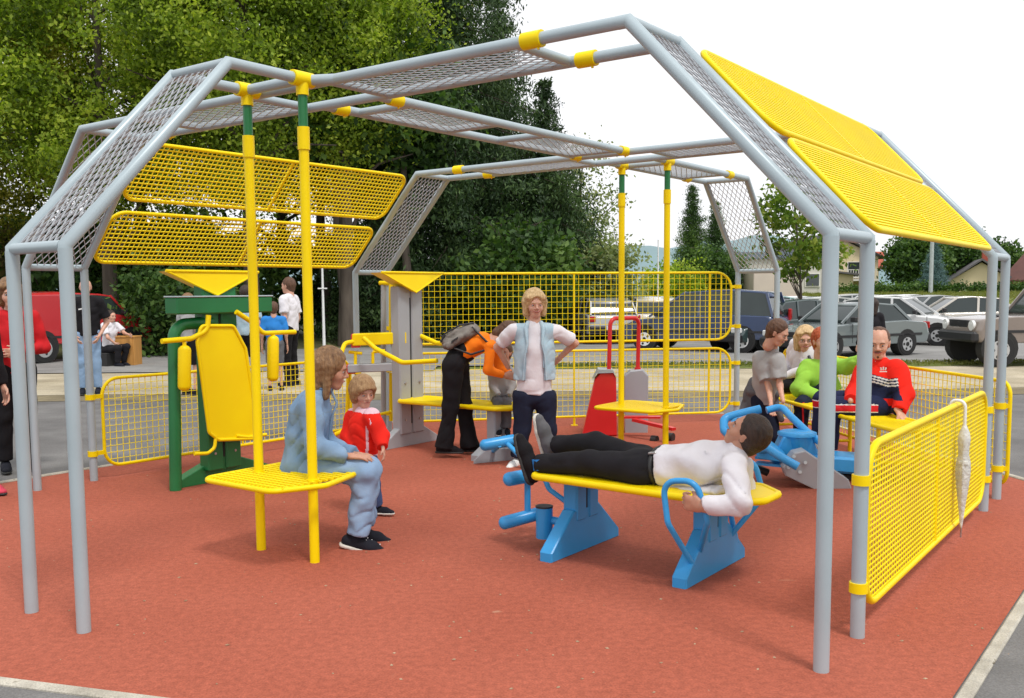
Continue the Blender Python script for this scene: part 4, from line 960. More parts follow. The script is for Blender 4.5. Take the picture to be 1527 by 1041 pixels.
garment_top(t, J, WCOT, .93, sleeve='short', hem=.02, thick=.022, name='white_tshirt', wr=.005, wf=30, sl_r=(.056, .06, .06))
lo_ = J['pelvis'][2]+.08
front = lambda X: ((X[:, 1] > Yv-.03) | (np.abs(X[:, 0]-J['chest'][0]) > .055+.06*(1.2-X[:, 2]).clip(0, 1)))
V, F = snet([cap(J['pelvis']+ZX*.06, J['chest'], .158, .158, ka=((np.array([1., 0, 0]), 1.14), (np.array([0, 1., 0]), .84))), cap(J['shL']*.84+J['shR']*.16, J['shR']*.84+J['shL']*.16, .073, k=.05), cap(J['chest'], J['neck']-ZX*.03, .105, .07)], .009, k=.03, wr=.003, wf=36,
            clips=((np.array([0, 0, J['pelvis'][2]+.11]), (0, 0, -1)), (np.array([0, 0, J['neck'][2]-.005]), (0, 0, 1)), (J['shL']+np.array([.015, 0, 0]), (1, 0, .2)), (J['shR']-np.array([.015, 0, 0]), (-1, 0, .2))))
keep = front(V[F].mean(1)); net_obj('denim_vest', [(V, F[keep])], VESTC, t)
for sx in (-1, 1):
    MB().tube([J['neck']+np.array([sx*.055, -.03, .0]), J['neck']+np.array([sx*.075, -.075, -.05]), J['chest']+np.array([sx*.062, -.128, .05]), J['chest']+np.array([sx*.085, -.128, -.05]), J['pelvis']+np.array([sx*.10, -.120, .115])], [.018, .02, .010, .008, .008], 7).build('vest_edge', VESTC, t)
garment_legs(t, J, NAVY, .93, r=(.108, .080, .070), waist=.02)
shoe('shoe', J['anR'], (-.55, -1, 0), (0, 0, 1), .9, WHITE, SOLEW, t); shoe('shoe', J['anL'], (.2, -1, 0), (0, 0, 1), .9, WHITE, SOLEW, t)

# ---- woman in orange bending forward with a backpack
Yo = 8.75
J = dict(pelvis=pt(684, 532, Yo), chest=pt(716, 511, Yo), neck=pt(739, 508, Yo), shL=pt(735, 516, Yo+.16), shR=pt(731, 518, Yo-.16), elL=pt(745, 548, Yo+.12), elR=pt(728, 552, Yo-.18), wrL=pt(762, 558, Yo+.05), wrR=pt(752, 560, Yo-.12),
         hipL=pt(683, 545, Yo+.09), hipR=pt(676, 545, Yo-.09), knL=pt(692, 606, Yo+.09), knR=pt(672, 606, Yo-.09), anL=pt(700, 662, Yo+.09), anR=pt(663, 664, Yo-.09))
ho = dict(w=J['wrR'], d=(.9, .1, -.1), n=(0, 1, -.3), thumb=(.1, 0, 1), s=.9, curl=.5)
t, L, ax = person('woman in orange top and black flared trousers bending far forward', pt(756, 499, Yo+.03), (.45, 0, -.9), J, .93, hsc=.88, hairc=H_B2, hair='bob', up=(1, 0, .3), headup=(1, 0, .4), hands=(ho,), skin=SKIN2)
garment_top(t, J, ORNG, .93, sleeve='long', hem=-.02, thick=-.006, name='orange_top', wr=.0045, wf=34, sl_r=(.054, .048, .038), fr=.80)
for q in 'LR': pass
garment_legs(t, J, BLKC, .93, r=(.110, .082, .070), flare=.098, waist=.12, length=1.08)
for an in (J['anL'], J['anR']): shoe('shoe', an-ZX*.0, (1, -.15, 0), (0, 0, 1), .86, BLKC, SOLED, t, h=.085)
bc = (J['pelvis']+J['chest'])/2; axb = nrm(J['chest']-J['pelvis']); upb = nrm(np.cross(axb, np.array([0, -1., 0]))); upb = upb*np.sign(upb[2])
YA = np.array([0, 1., 0])
bp = [cap(bc-axb*.13+upb*.15, bc+axb*.12+upb*.13, .060, .068, ka=((YA, 1.75),)), cap(bc-axb*.14+upb*.19, bc+axb*.00+upb*.20, .040, .040, ka=((YA, 1.9),), k=.008), cap(bc-axb*.12+upb*.13-YA*.135, bc+axb*.00+upb*.14-YA*.135, .036, .03, k=.008), cap(bc+axb*.03+upb*.175, bc+axb*.13+upb*.15, .045, .05, ka=((YA, 1.9),), k=.01)]
bpo = net_obj('backpack', [snet(bp, .008, k=.02, wr=.0045, wf=46)], TAUPE, None); tag(bpo, 'grey brown backpack on the back of the bending woman in orange', 'backpack')
for q_ in (-.06, .06): MB().tube([bc-axb*.18+upb*.20+YA*q_, bc-axb*.10+upb*.245+YA*q_, bc+axb*.05+upb*.235+YA*q_, bc+axb*.17+upb*.18+YA*q_], .009, 6).build('webbing', BLK, bpo)
MB().box(bc-axb*.05+upb*.15-YA*.172, (.07, .008, .02), axb, -YA, None).build('pocket_zip', BLK, bpo)
MB().tube([bc+axb*.14+upb*.16+np.array([0, -.10, 0]), J['shR']+upb*.06+np.array([0, .02, 0]), J['shR']+axb*.07-upb*.03, bc-upb*.04+np.array([0, -.155, 0]), bc-axb*.10+upb*.09+np.array([0, -.13, 0])], .010, 6).build('shoulder_strap', BLK, bpo)
MB().tube(fillet([bc-axb*.12+upb*.22+np.array([0, -.05, 0]), bc-axb*.16+upb*.27+np.array([0, -.05, 0]), bc-axb*.10+upb*.27+np.array([0, -.05, 0])], .02), .006, 6).build('grab_loop', BLK, bpo)

# ---- child in grey on the end of the bench, mostly hidden behind the blond woman
J = dict(pelvis=pt(748, 592, 9.0), chest=pt(746, 562, 9.0), neck=pt(748, 545, 9.0), shL=pt(760, 553, 9.0), shR=pt(736, 553, 9.0), elL=pt(764, 575, 8.95), elR=pt(735, 575, 8.95), wrL=pt(758, 590, 8.85), wrR=pt(744, 590, 8.85),
         hipL=pt(754, 596, 9.0), hipR=pt(742, 596, 9.0), knL=pt(756, 602, 8.75), knR=pt(742, 602, 8.75), anL=pt(757, 640, 8.7), anR=pt(744, 640, 8.7), base=pt(748, 645, 9.0)*[1, 1, 0])
t, L, ax = person('child in grey top sitting on the bench end, mostly hidden behind the blond woman', pt(752, 527, 9.0), (-.3, -1, 0), J, .6, hsc=.85, hairc=H_B2, hair='short', coarse=True)
garment_top(t, J, GRYT, .6, hem=.05, thick=.04, name='grey_top', res=.012); garment_legs(t, J, DGRY, .6, res=.012)
for an in (J['anL'], J['anR']): shoe('shoe', an, (0, -1, 0), (0, 0, 1), .6, SHOEB, SOLEW, t, .01)

# ---- man lying on the blue bench
def lv(x, y, v=4.55): return atv(x, y, v)
J = dict(pelvis=lv(962, 697), chest=lv(1050, 693), neck=lv(1100, 672), shL=lv(1084, 684, 4.75), shR=lv(1094, 697, 4.37), elL=lv(1108, 735, 4.84), elR=lv(1104, 750, 4.26), wrL=lv(1060, 735, 4.80), wrR=lv(1048, 756, 4.215),
         hipL=lv(955, 690, 4.64), hipR=lv(955, 700, 4.47), knL=lv(888, 662, 4.72), knR=lv(880, 690, 4.45), anL=lv(826, 664, 4.72), anR=lv(800, 693, 4.42), base=P(-2.5, 4.6, 0))
hr = dict(w=J['wrR'], d=-UX*.95+ZX*.12, n=VX*1.0+ZX*.1, thumb=ZX, s=1.0, curl=.95)
axb = nrm(J['chest']-J['pelvis'])
t, L, ax = person('man in white long sleeved shirt and black trousers lying back on the blue bench', lv(1113, 647, 4.55), -UX*.70+ZX*.62-VX*.20, J, 1.0, hsc=.93, hairc=H_DK, hair='short', up=ZX, headup=UX*.75+ZX*.65, hands=(hr,), skin=SKIN2)
garment_top(t, J, WCOT, 1.0, hem=-.125, thick=.018, name='white_shirt', wr=.0075, wf=34, sl_r=(.060, .052, .042), fr=.84)
net_obj('shirt_tail', [snet([cap(lv(1112, 690, 4.60), lv(1122, 738, 4.66), .03, .012, ka=((VX, 3.0),)), cap(lv(1000, 728, 4.5), lv(1075, 732, 4.45), .02, .025, ka=((VX, 3.0),))], .008, k=.03, wr=.004, wf=50)], WCOT, t)
garment_legs(t, J, CHAR, 1.0, r=(.096, .070, .056), waist=.13, wr=.0035)
bcn = J['pelvis']+axb*.105; nb = nrm(np.cross(axb, VX))
ring = [bcn+(VX*math.cos(q)*.137+nb*math.sin(q)*.103) for q in np.linspace(0, 2*math.pi, 25)[:-1]]
MB().tube(ring, .014, 6, closed=True).build('belt', BLK, t); MB().box(bcn-VX*.10-nb*.0+ZX*.088, (.05, .035, .012), axb, VX, None, .003).build('belt_buckle', STEEL, t)
shoe('shoe', J['anR'], ZX*.95-UX*.35, UX*.9+ZX*.35, 1.0, BLKC, SOLED, t); shoe('shoe', J['anL'], ZX*1-UX*.12-VX*.25, UX*.9+ZX*.2, 1.0, DGRY, SOLEW, t)
MB().tube([lv(806, 684, 4.42), lv(808, 700, 4.42)], .050, 12).build('blue_sock', BLUT, t)

# ---- boy in grey T-shirt, jacket tied round the waist
Yb = 8.75
J = dict(pelvis=pt(1140, 592, Yb+.1), chest=pt(1143, 548, Yb), neck=pt(1152, 520, Yb-.05), shL=pt(1160, 536, Yb-.12), shR=pt(1133, 534, Yb+.05), elL=pt(1163, 575, Yb-.18), elR=pt(1147, 580, Yb-.1), wrL=pt(1168, 600, Yb-.3), wrR=pt(1150, 606, Yb-.3),
         hipL=pt(1148, 598, Yb+.1), hipR=pt(1132, 598, Yb+.1), knL=pt(1152, 650, Yb+.05), knR=pt(1134, 650, Yb+.05), anL=pt(1152, 683, Yb+.1), anR=pt(1134, 683, Yb+.1))
hb = dict(w=J['wrR'], d=(.1, -.4, -1), n=(0, -1, .3), thumb=(1, 0, 0), s=.72, curl=.6)
t, L, ax = person('boy in grey T-shirt leaning over the light blue machine, dark jacket tied at his waist', pt(1160, 497, Yb-.15), (.75, -.55, -.42), J, .76, hsc=.95, hairc=H_B2, hair='short', hands=(hb,), smile=True)
garment_top(t, J, GRYT, .76, sleeve='short', hem=.05, thick=.032, name='grey_tshirt', sl_r=(.075, .07, .06))
garment_legs(t, J, NAVY, .76, r=(.105, .085, .08))
wq = J['pelvis']+ZX*.0
net_obj('tied_jacket', [snet([cap(wq+np.array([-.06, .06, .09]), wq+np.array([-.10, .08, -.22]), .10, .13, ka=((np.array([0, 1., 0]), .75),)), cap(wq+np.array([.06, -.08, .04]), wq+np.array([.13, -.1, -.2]), .035, .03), cap(wq+np.array([-.12, 0, .05]), wq+np.array([.08, -.10, .05]), .04)], .012, k=.03, wr=.006, wf=40)], DGRY, t)
for an in (J['anL'], J['anR']): shoe('shoe', an, (0.2, -1, 0), (0, 0, 1), .76, SHOEB, SOLEW, t, .01)

# ---- three people on the long bench
bd = nrm(F2w-C2w); fi = inn      # fi = facing direction (towards the middle)
def sitting(x, Y, s, ysh, lean=0.0, turn=0.0):
    o = np.array([at(x, 600, Y)[0], Y, 0.0]); fc = nrm(fi*math.cos(turn)+bd*math.sin(turn)); r = np.cross(fc, ZX)
    def q(a, b, c): return o+r*a*s+fc*b*s+ZX*c
    z = .47
    J = dict(pelvis=q(0, 0, z+.10*s), chest=q(0, lean, z+.38*s), neck=q(0, lean*1.5, z+.57*s), shL=q(-.18, lean*1.3, z+.51*s), shR=q(.18, lean*1.3, z+.51*s), hipL=q(-.09, .02, z+.08*s), hipR=q(.09, .02, z+.08*s),
             knL=q(-.13, .42, z+.07), knR=q(.13, .42, z+.07), anL=q(-.13, .44, .09), anR=q(.13, .44, .09), elL=q(-.22, lean+.05, z+.27*s), elR=q(.22, lean+.05, z+.27*s), wrL=q(-.10, .28, z+.17*s), wrR=q(.10, .28, z+.17*s), base=o)
    return J, q, o, fc, r
# woman in white jacket with glasses
J, q, o, fc, r = sitting(1198, 9.75, .90, 0, .03)
t, L, ax = person('blond woman with glasses in a white jacket sitting behind the leaning boy', pt(1201, 508, 9.6), (-.25, -1, .0), J, .9, hsc=1.06, hairc=H_BL, hair='bob', smile=True, glasses=True)
garment_top(t, J, WCOT, .9, hem=.02, thick=.028, name='white_jacket', wr=.006, res=.012); garment_legs(t, J, BLKC, .9, res=.012)
MB().tube([pt(1206, 531, 9.5), pt(1212, 545, 9.42), pt(1216, 560, 9.42)], .016, 6).build('bag_strap', BLK, t)
for an in (J['anL'], J['anR']): shoe('shoe', an, fc, (0, 0, 1), .85, WHITE, SOLEW, t, .011)
# woman with red hair in lime shirt, arm stretched to the man
Yl = 9.15
J, q, o, fc, r = sitting(1226, Yl, .92, 0, .02)
J['shL'] = pt(1245, 545, Yl-.05); J['shR'] = pt(1204, 548, Yl+.0); J['neck'] = pt(1226, 533, Yl); J['chest'] = pt(1222, 566, Yl); J['elL'] = pt(1262, 547, Yl-.2); J['wrL'] = pt(1286, 535, Yl-.4)
J['elR'] = pt(1192, 580, Yl-.1); J['wrR'] = pt(1222, 592, Yl-.25); J['knL'] = pt(1240, 604, Yl-.35); J['knR'] = pt(1196, 604, Yl-.25); J['anL'] = pt(1238, 655, Yl-.4); J['anR'] = pt(1192, 655, Yl-.3)
hl = dict(w=J['wrR'], d=(.9, -.3, -.2), n=(0, 0, -1), thumb=(0, -1, 0), s=.9, curl=.4)
t, L, ax = person('red haired woman in lime green shirt, one arm stretched to the man beside her', pt(1226, 510, Yl-.05), (.15, -1, -.05), J, .92, hsc=1.06, hairc=H_RD, hair='short', smile=True, hands=(hl,))
garment_top(t, J, LIME, .92, hem=.06, thick=.034, name='lime_shirt', wr=.007, wf=28, sl_r=(.078, .072, .052), res=.011)
STR = cloth('white_stripe', (0.7, 0.7, 0.7), .02); RSTR = cloth('red_stripe', (0.62, 0.02, 0.03), .05)
garment_legs(t, J, NAVY, .92, r=(.105, .08, .07), res=.011)
MB().tube([J['hipR']+np.array([0, -.09, .02]), J['knR']+np.array([-.02, -.085, .02]), J['anR']*.5+J['knR']*.5+np.array([0, -.075, 0])], .009, 6).build('red_piping', RSTR, t)
MB().tube([pt(1215, 612, Yl-.40), pt(1240, 598, Yl-.46)], .007, 6).tube([pt(1212, 608, Yl-.40), pt(1238, 594, Yl-.46)], .006, 6).build('white_piping', STR, t)
for an in (J['anL'], J['anR']): shoe('shoe', an, (-.4, -1, 0), (0, 0, 1), .88, SHOEB, SOLEW, t, .011)
# man in red tracksuit
Ym = 8.05
J = dict(pelvis=pt(1306, 602, Ym), chest=pt(1314, 566, Ym), neck=pt(1312, 538, Ym), shL=pt(1338, 552, Ym-.12), shR=pt(1290, 552, Ym+.10), elL=pt(1348, 588, Ym-.2), elR=pt(1276, 585, Ym+.05), wrL=pt(1340, 614, Ym-.32), wrR=pt(1268, 598, Ym-.15),
         hipL=pt(1306, 608, Ym-.08), hipR=pt(1298, 604, Ym+.1), knL=pt(1240, 606, Ym-.05), knR=pt(1228, 596, Ym+.22), anL=pt(1236, 672, Ym-.02), anR=pt(1222, 660, Ym+.22), base=pt(1300, 640, Ym)*[1, 1, 0])
hm = dict(w=J['wrL'], d=(.4, -.5, -.7), n=(0, .3, -1), thumb=(-1, -.3, 0), s=1.0, curl=.3)
t, L, ax = person('balding man in red and navy tracksuit sitting on the bench, leaning on his hand', pt(1310, 513, Ym-.02), (-.42, -1, -.16), J, .95, hsc=1.12, hairc=H_B2, hair='crop', smile=True, hands=(hm,), skin=SKIN)
def trk(X):
    dz = J['chest'][2]+.04+.30*(np.abs(X[:, 0]-J['chest'][0])).clip(0, .14)-.02; body = (X[:, 0] > J['shR'][0]-.02) & (X[:, 0] < J['shL'][0]-.035)
    i = np.zeros(len(X)); low = body & (X[:, 2] < dz); i[low] = 1
    for k_ in (0, 1, 2):
        b0 = dz-.006-.024*k_; i[body & (X[:, 2] < b0) & (X[:, 2] > b0-.0135)] = 2
    i[body & (X[:, 2] < J['pelvis'][2]+.06)] = 0; i[body & (X[:, 2] < J['pelvis'][2]+.00)] = 1
    return i
NAV2 = cloth('navy_tracksuit', (0.014, 0.02, 0.06), .15)
garment_top(t, J, [REDC, NAV2, STR], .95, hem=.05, thick=.038, name='tracksuit_top', wr=.0065, wf=30, sl_r=(.078, .072, .055), colour=trk, res=.0075)
def leg(X):
    i = np.zeros(len(X)); kz = (J['hipL'][2]+J['knL'][2])/2; band = (X[:, 2] < kz+.035) & (X[:, 2] > kz-.035) & (X[:, 0] < J['hipL'][0]-.02)
    i[band] = 1; e = band & ((X[:, 2] > kz+.027) | (X[:, 2] < kz-.027)); i[e] = 2; return i
garment_legs(t, J, [NAV2, RSTR, STR], .95, r=(.115, .09, .075), res=.0075, colour=leg, waist=.03)
MB().tube([J['neck']+np.array([-.05, -.04, -.0]), J['neck']+np.array([-.02, -.09, -.07]), J['neck']+np.array([0, -.115, -.11])], .008, 6).tube([J['neck']+np.array([.06, -.03, -.0]), J['neck']+np.array([.035, -.09, -.06]), J['neck']+np.array([0, -.115, -.11])], .011, 6).build('white_collar_lining', STR, t)
m = MB(); e0 = pt(1317, 552, Ym-.19)
for k_ in (-1, 0, 1): m.tube([e0+np.array([k_*.016, 0, 0]), e0+np.array([k_*.016+k_*.006, -.004, .026-abs(k_)*.006])], .006, 6)
m.rod(e0+np.array([-.03, -.002, -.012]), e0+np.array([.03, -.002, -.012]), .007, np.array([0, 1., 0])); m.build('chest_emblem', STR, t)
m = net_obj('moustache', [snet([cap(L(-.022, .085, -.044), L(.022, .085, -.044), .005, k=.004), cap(L(0, .075, -.083), L(0, .066, -.090), .011)], .004, k=.004)], H_B2, t)
for an in (J['anL'], J['anR']): shoe('shoe', an, (-1, -.2, 0), (0, 0, 1), .95, WHITE, SOLEW, t, .011)

# ---- far left edge : woman in red jacket, person in black
def dress(J, s, f, r, hc, label, top, legs, sleeve, hairc, hair, coarse=True, group=None, short=None, topname='shirt', smile=False, shoec=None, handskip=False, thick=.02, hem=.06, flare=None):
    hs_ = () if handskip else tuple(dict(w=J['wr'+q], d=(J['wr'+q]-J['el'+q]), n=r*(1 if q == 'L' else -1), thumb=f, s=s, curl=.35, res=.008) for q in 'LR')
    t, L, ax = person(label, hc, f+np.array([0, 0, -.05]), J, s, hairc=hairc, hair=hair, coarse=coarse, smile=smile, hands=hs_, group=group)
    garment_top(t, J, top, s, sleeve=sleeve, thick=thick, hem=hem, name=topname, res=.014, wr=.005); garment_legs(t, J, legs, s, res=.014, short=short, flare=flare)
    for an in (J['anL'], J['anR']): shoe('shoe', an, f, (0, 0, 1), s, shoec or SHOEB, SOLED, t, .012)
    return t, L, ax
DRED = cloth('dark_red_fleece', (0.50, 0.015, 0.02), .1)
PINKS = cloth('pink_shoes', (0.55, 0.06, 0.10), .2)
J, s, f, r, q, hc = standing(-4.24, 8.15, -60, 1.62); J['elR'] = q(.20, .0, 1.12); J['wrR'] = q(.05, .22, 1.08); J['elL'] = q(-.25, .02, 1.12); J['wrL'] = q(-.02, .24, 1.10)
dress(J, s, f, r, hc, 'woman in red jacket with folded arms at the left edge, behind the front left posts', DRED, BLKC, 'long', H_BR, 'bob', topname='red_jacket', thick=.012)
J, s, f, r, q, hc = standing(-4.02, 7.1, -30, 1.62); J['wrR'] = q(.10, .2, 1.0); J['elR'] = q(.2, 0, 1.1)
dress(J, s, f, r, hc, 'person in black with pink shoes at the far left edge of the red surface', BLKC, BLKC, 'long', H_BR, 'bob', topname='black_coat', shoec=PINKS)

# ---- people beyond the barriers
J, s, f, r, q, hc = standing(-6.38, 14.45, -70, 1.72); J['wrL'] = q(-.16, .10, .88); J['elL'] = q(-.27, -.05, 1.08); J['wrR'] = q(.16, .10, .88); J['elR'] = q(.27, -.05, 1.08)
t, L, ax = dress(J, s, f, r, hc, 'balding man in dark polo shirt and light jeans standing beyond the left posts', BLKC, JEANS, 'short', H_DK, 'bald', topname='polo_shirt', thick=.035)
MB().rod(q(.04, .17, 1.30), q(.10, .165, 1.285), .02, f, .006).build('chest_emblem', STR, t)
J, s, f, r, q, hc = standing(-3.66, 14.8, 100, 1.36)
dress(J, s, f, r, hc, 'boy in blue T-shirt seen from behind between the yellow poles', BLUT, DGRY, 'short', H_B2, 'short', short=.9, topname='blue_tshirt')
J, s, f, r, q, hc = standing(-3.60, 15.6, 165, 1.74)
dress(J, s, f, r, hc, 'man in white shirt and black trousers facing left behind the tallest yellow pole', WCOT, BLKC, 'short', H_B2, 'short', topname='white_shirt', thick=.03)
J, s, f, r, q, hc = standing(-4.22, 15.3, 80, 1.62)
dress(J, s, f, r, hc, 'person in light blue shirt and dark shorts behind the green machine', VESTC, BLKC, 'short', H_DK, 'short', topname='blue_shirt', thick=.03, short=.95)
J, s, f, r, q, hc = standing(-4.80, 14.3, 60, 1.50)
dress(J, s, f, r, hc, 'person in pale grey shirt and black shorts left of the green bent post', GRYT, BLKC, 'short', H_BR, 'short', topname='pale_shirt', short=.95)
# seated on the ground edge beside the crate
o = np.array([-8.45, 20.1, 0]); f = nrm(np.array([.9, -.45, 0])); r = np.array([f[1], -f[0], 0])
def q(a, b, c): return o+r*a+f*b+ZX*c
J = dict(pelvis=q(0, 0, .38), chest=q(0, .06, .72), neck=q(0, .09, .92), shL=q(-.17, .08, .86), shR=q(.17, .08, .86), elL=q(-.2, .25, .70), elR=q(.2, .22, .62), wrL=q(-.12, .5, .66), wrR=q(.1, .3, .5), hipL=q(-.09, 0, .36), hipR=q(.09, 0, .36), knL=q(-.1, .42, .42), knR=q(.1, .40, .40), anL=q(-.1, .30, .09), anR=q(.1, .36, .09), base=o)
dress(J, .95, f, r, q(0, .12, 1.05), 'person in white shirt sitting with one hand on the wooden crate', WCOT, CHAR, 'short', H_DK, 'short', topname='white_shirt')
MB_s = MB(); MB_s.box(q(0, -.02, .15), (.4, .45, .29), f, None, ZX, .01); so = MB_s.build('low_seat', DARK); tag(so, 'low dark block under the person sitting beside the wooden crate', 'block')
# dark figure by the open car door
J, s, f, r, q, hc = standing(5.0, 13.2, 80, 1.30)
J, s, f, r, q, hc = standing(5.32, 14.2, 100, 1.36)
dress(J, s, f, r, hc, 'person with dark hair and dark top standing behind the man in the red tracksuit', CHAR, NAVY, 'long', H_DK, 'long', topname='dark_jacket')
# ------------------------------------------------------------------ trees
def leaf_mat(name, cols, scale=1.2, trans=0.35):
    m = bpy.data.materials.new(name); m.use_nodes = True; nt = m.node_tree; N = nt.nodes; L = nt.links
    N.remove(N['Principled BSDF']); out = N['Material Output']
    tc = N.new('ShaderNodeTexCoord'); n1 = N.new('ShaderNodeTexNoise'); n1.inputs['Scale'].default_value = scale; n1.inputs['Detail'].default_value = 4; L.new(tc.outputs['Object'], n1.inputs['Vector'])
    n2 = N.new('ShaderNodeTexWhiteNoise'); geo = N.new('ShaderNodeNewGeometry'); L.new(geo.outputs['Random Per Island'], n2.inputs['Vector'])
    ad = N.new('ShaderNodeMath'); ad.operation = 'MULTIPLY_ADD'; ad.inputs[1].default_value = .35; L.new(n2.outputs['Value'], ad.inputs[0])
    sb = N.new('ShaderNodeMath'); sb.operation = 'SUBTRACT'; sb.inputs[1].default_value = .17; L.new(n1.outputs['Fac'], sb.inputs[0]); L.new(sb.outputs[0], ad.inputs[2])
    r = N.new('ShaderNodeValToRGB'); e = r.color_ramp.elements; e[0].position = .28; e[0].color = (*cols[0], 1); e[1].position = .72; e[1].color = (*cols[-1], 1)
    if len(cols) > 2: k = e.new(.5); k.color = (*cols[1], 1)
    L.new(ad.outputs[0], r.inputs[0])
    d = N.new('ShaderNodeBsdfPrincipled'); d.inputs['Roughness'].default_value = .55; d.inputs['Specular IOR Level'].default_value = .3; L.new(r.outputs[0], d.inputs['Base Color'])
    t = N.new('ShaderNodeBsdfTranslucent'); g = N.new('ShaderNodeMixRGB'); g.blend_type = 'MULTIPLY'; g.inputs[0].default_value = 1; g.inputs[2].default_value = (1.5, 1.6, .7, 1); L.new(r.outputs[0], g.inputs[1]); L.new(g.outputs[0], t.inputs['Color'])
    mx = N.new('ShaderNodeMixShader'); mx.inputs[0].default_value = trans; L.new(d.outputs[0], mx.inputs[1]); L.new(t.outputs[0], mx.inputs[2]); L.new(mx.outputs[0], out.inputs['Surface'])
    return m
LF1 = leaf_mat('leaves_fresh_green', [(0.06, 0.10, 0.011), (0.20, 0.30, 0.026), (0.44, 0.52, 0.07)], .8, .45)
LF2 = leaf_mat('leaves_yellow_green', [(0.08, 0.10, 0.014), (0.26, 0.29, 0.04), (0.52, 0.47, 0.10)], .8, .45)
LF3 = leaf_mat('leaves_dark_green', [(0.02, 0.05, 0.012), (0.05, 0.11, 0.022), (0.12, 0.20, 0.04)], .6, .3)
LFS = leaf_mat('spruce_needles', [(0.014, 0.034, 0.012), (0.036, 0.075, 0.024), (0.09, 0.15, 0.045)], .7, .15)
LFB = leaf_mat('blue_spruce_needles', [(0.07, 0.14, 0.14), (0.16, 0.26, 0.27)], 1.2, .1)
LFM = leaf_mat('maple_leaves', [(0.06, 0.12, 0.012), (0.13, 0.22, 0.02), (0.28, 0.33, 0.05)], 1.5)
LFP = leaf_mat('pale_willow_leaves', [(0.12, 0.16, 0.06), (0.22, 0.27, 0.11), (0.33, 0.36, 0.18)], 1.0)
LFO = leaf_mat('brownish_bush_leaves', [(0.07, 0.055, 0.02), (0.15, 0.12, 0.04), (0.24, 0.20, 0.09)], 1.0)
BARK = mat('bark', (0.055, 0.042, 0.032), .95, .3, 6, .8, 20, col2=(0.11, 0.09, 0.07), stretch=(1, 1, .2)); BARKB = mat('light_bark', (0.16, 0.13, 0.10), .9, .3, 8, .6, 20, stretch=(1, 1, .3))
def leaves_mesh(name, C, N_per, spread, size, m, parent, flat=.8, droop=0.0, aspect=.6):
    """C cluster centres (n,3); scatter leaf quads round them"""
    n = len(C)*N_per; c = np.repeat(C, N_per, 0)+rng.normal(0, 1, (n, 3))*(np.repeat(spread, N_per)[:, None] if hasattr(spread, '__len__') else spread)*np.array([1, 1, flat])
    a = rng.normal(0, 1, (n, 3)); a[:, 2] -= droop; a /= np.linalg.norm(a, axis=1)[:, None]; b = rng.normal(0, 1, (n, 3)); b -= a*(a*b).sum(1)[:, None]; b /= np.linalg.norm(b, axis=1)[:, None]
    s = size*rng.uniform(.55, 1.35, n)[:, None]; w = s*aspect
    V = np.stack([c-a*s*.5, c+b*w*.5, c+a*s*.5, c-b*w*.5], 1).reshape(-1, 3); F = np.arange(n*4).reshape(-1, 4)
    me = bpy.data.meshes.new(name); me.vertices.add(len(V)); me.vertices.foreach_set('co', V.ravel().astype(np.float32)); me.loops.add(n*4); me.loops.foreach_set('vertex_index', F.ravel().astype(np.int32))
    me.polygons.add(n); me.polygons.foreach_set('loop_start', np.arange(0, n*4, 4, dtype=np.int32)); me.update(calc_edges=True); me.materials.append(m)
    return link(name, me, parent)
def broadleaf(x, y, H, cb, rad, label, leaf, nl=9, cl=260, per=60, size=.22, spread=.42, group=None, bark=BARK, tr=.22, shape=1.0, name='deciduous_tree', z0=0.0):
    t = empty(name, (x, y, z0), label, 'tree', group); base = np.array([x, y, z0]); ctrs = []
    m = MB(); bend = rng.normal(0, .25, 2)
    tp = [base+np.array([bend[0]*q*q, bend[1]*q*q, H*.85*q]) for q in np.linspace(0, 1, 8)]
    m.tube([base-ZX*.05]+tp, [tr*1.25]+[tr*(1-.85*q) for q in np.linspace(0, 1, 8)], 9); m.build('trunk', bark, t)
    zc = cb+(H-cb)*.5; tips = []
    for i in range(nl*2):
        q = rng.uniform(.15, .9); p0 = base+np.array([bend[0]*q*q, bend[1]*q*q, H*.85*q]); 
        if p0[2]-z0 < cb*.7: continue
        an = rng.uniform(0, 6.28); zr = (H-cb)/2; hz = min(H*.97, p0[2]-z0+rng.uniform(.3, 1.8)); f_ = math.sqrt(max(.05, 1-((hz-zc)/zr)**2))
        e = base+np.array([math.cos(an)*rad*f_*rng.uniform(.6, .95), math.sin(an)*rad*f_*rng.uniform(.6, .95), hz]); mid = (p0+e)/2+ZX*.3
        MB().tube([p0, mid, e], [tr*.4*(1-q*.6), tr*.22*(1-q*.5), .012], 6).build('limb', bark, t, False); tips += [mid, e]
    zr = (H-cb)/2; k = 0
    # lumpy envelope: directions with individual reach
    lobes = rng.normal(0, 1, (14, 3)); lobes /= np.linalg.norm(lobes, axis=1)[:, None]; reach = rng.uniform(.62, 1.08, 14)
    while len(ctrs) < cl:
        d = rng.normal(0, 1, 3); d /= np.linalg.norm(d); w = np.exp(6*(lobes@d)); R = (w*reach).sum()/w.sum()
        rr = R*rng.uniform(.35, 1)**.5; c = base+np.array([d[0]*rad*rr, d[1]*rad*rr, zc+d[2]*zr*rr]); ctrs.append(c)
    C = np.array(ctrs)
    leaves_mesh('crown', C, per, spread*rng.uniform(.6, 1.3, len(C)), size, leaf, t, .75)
    return t
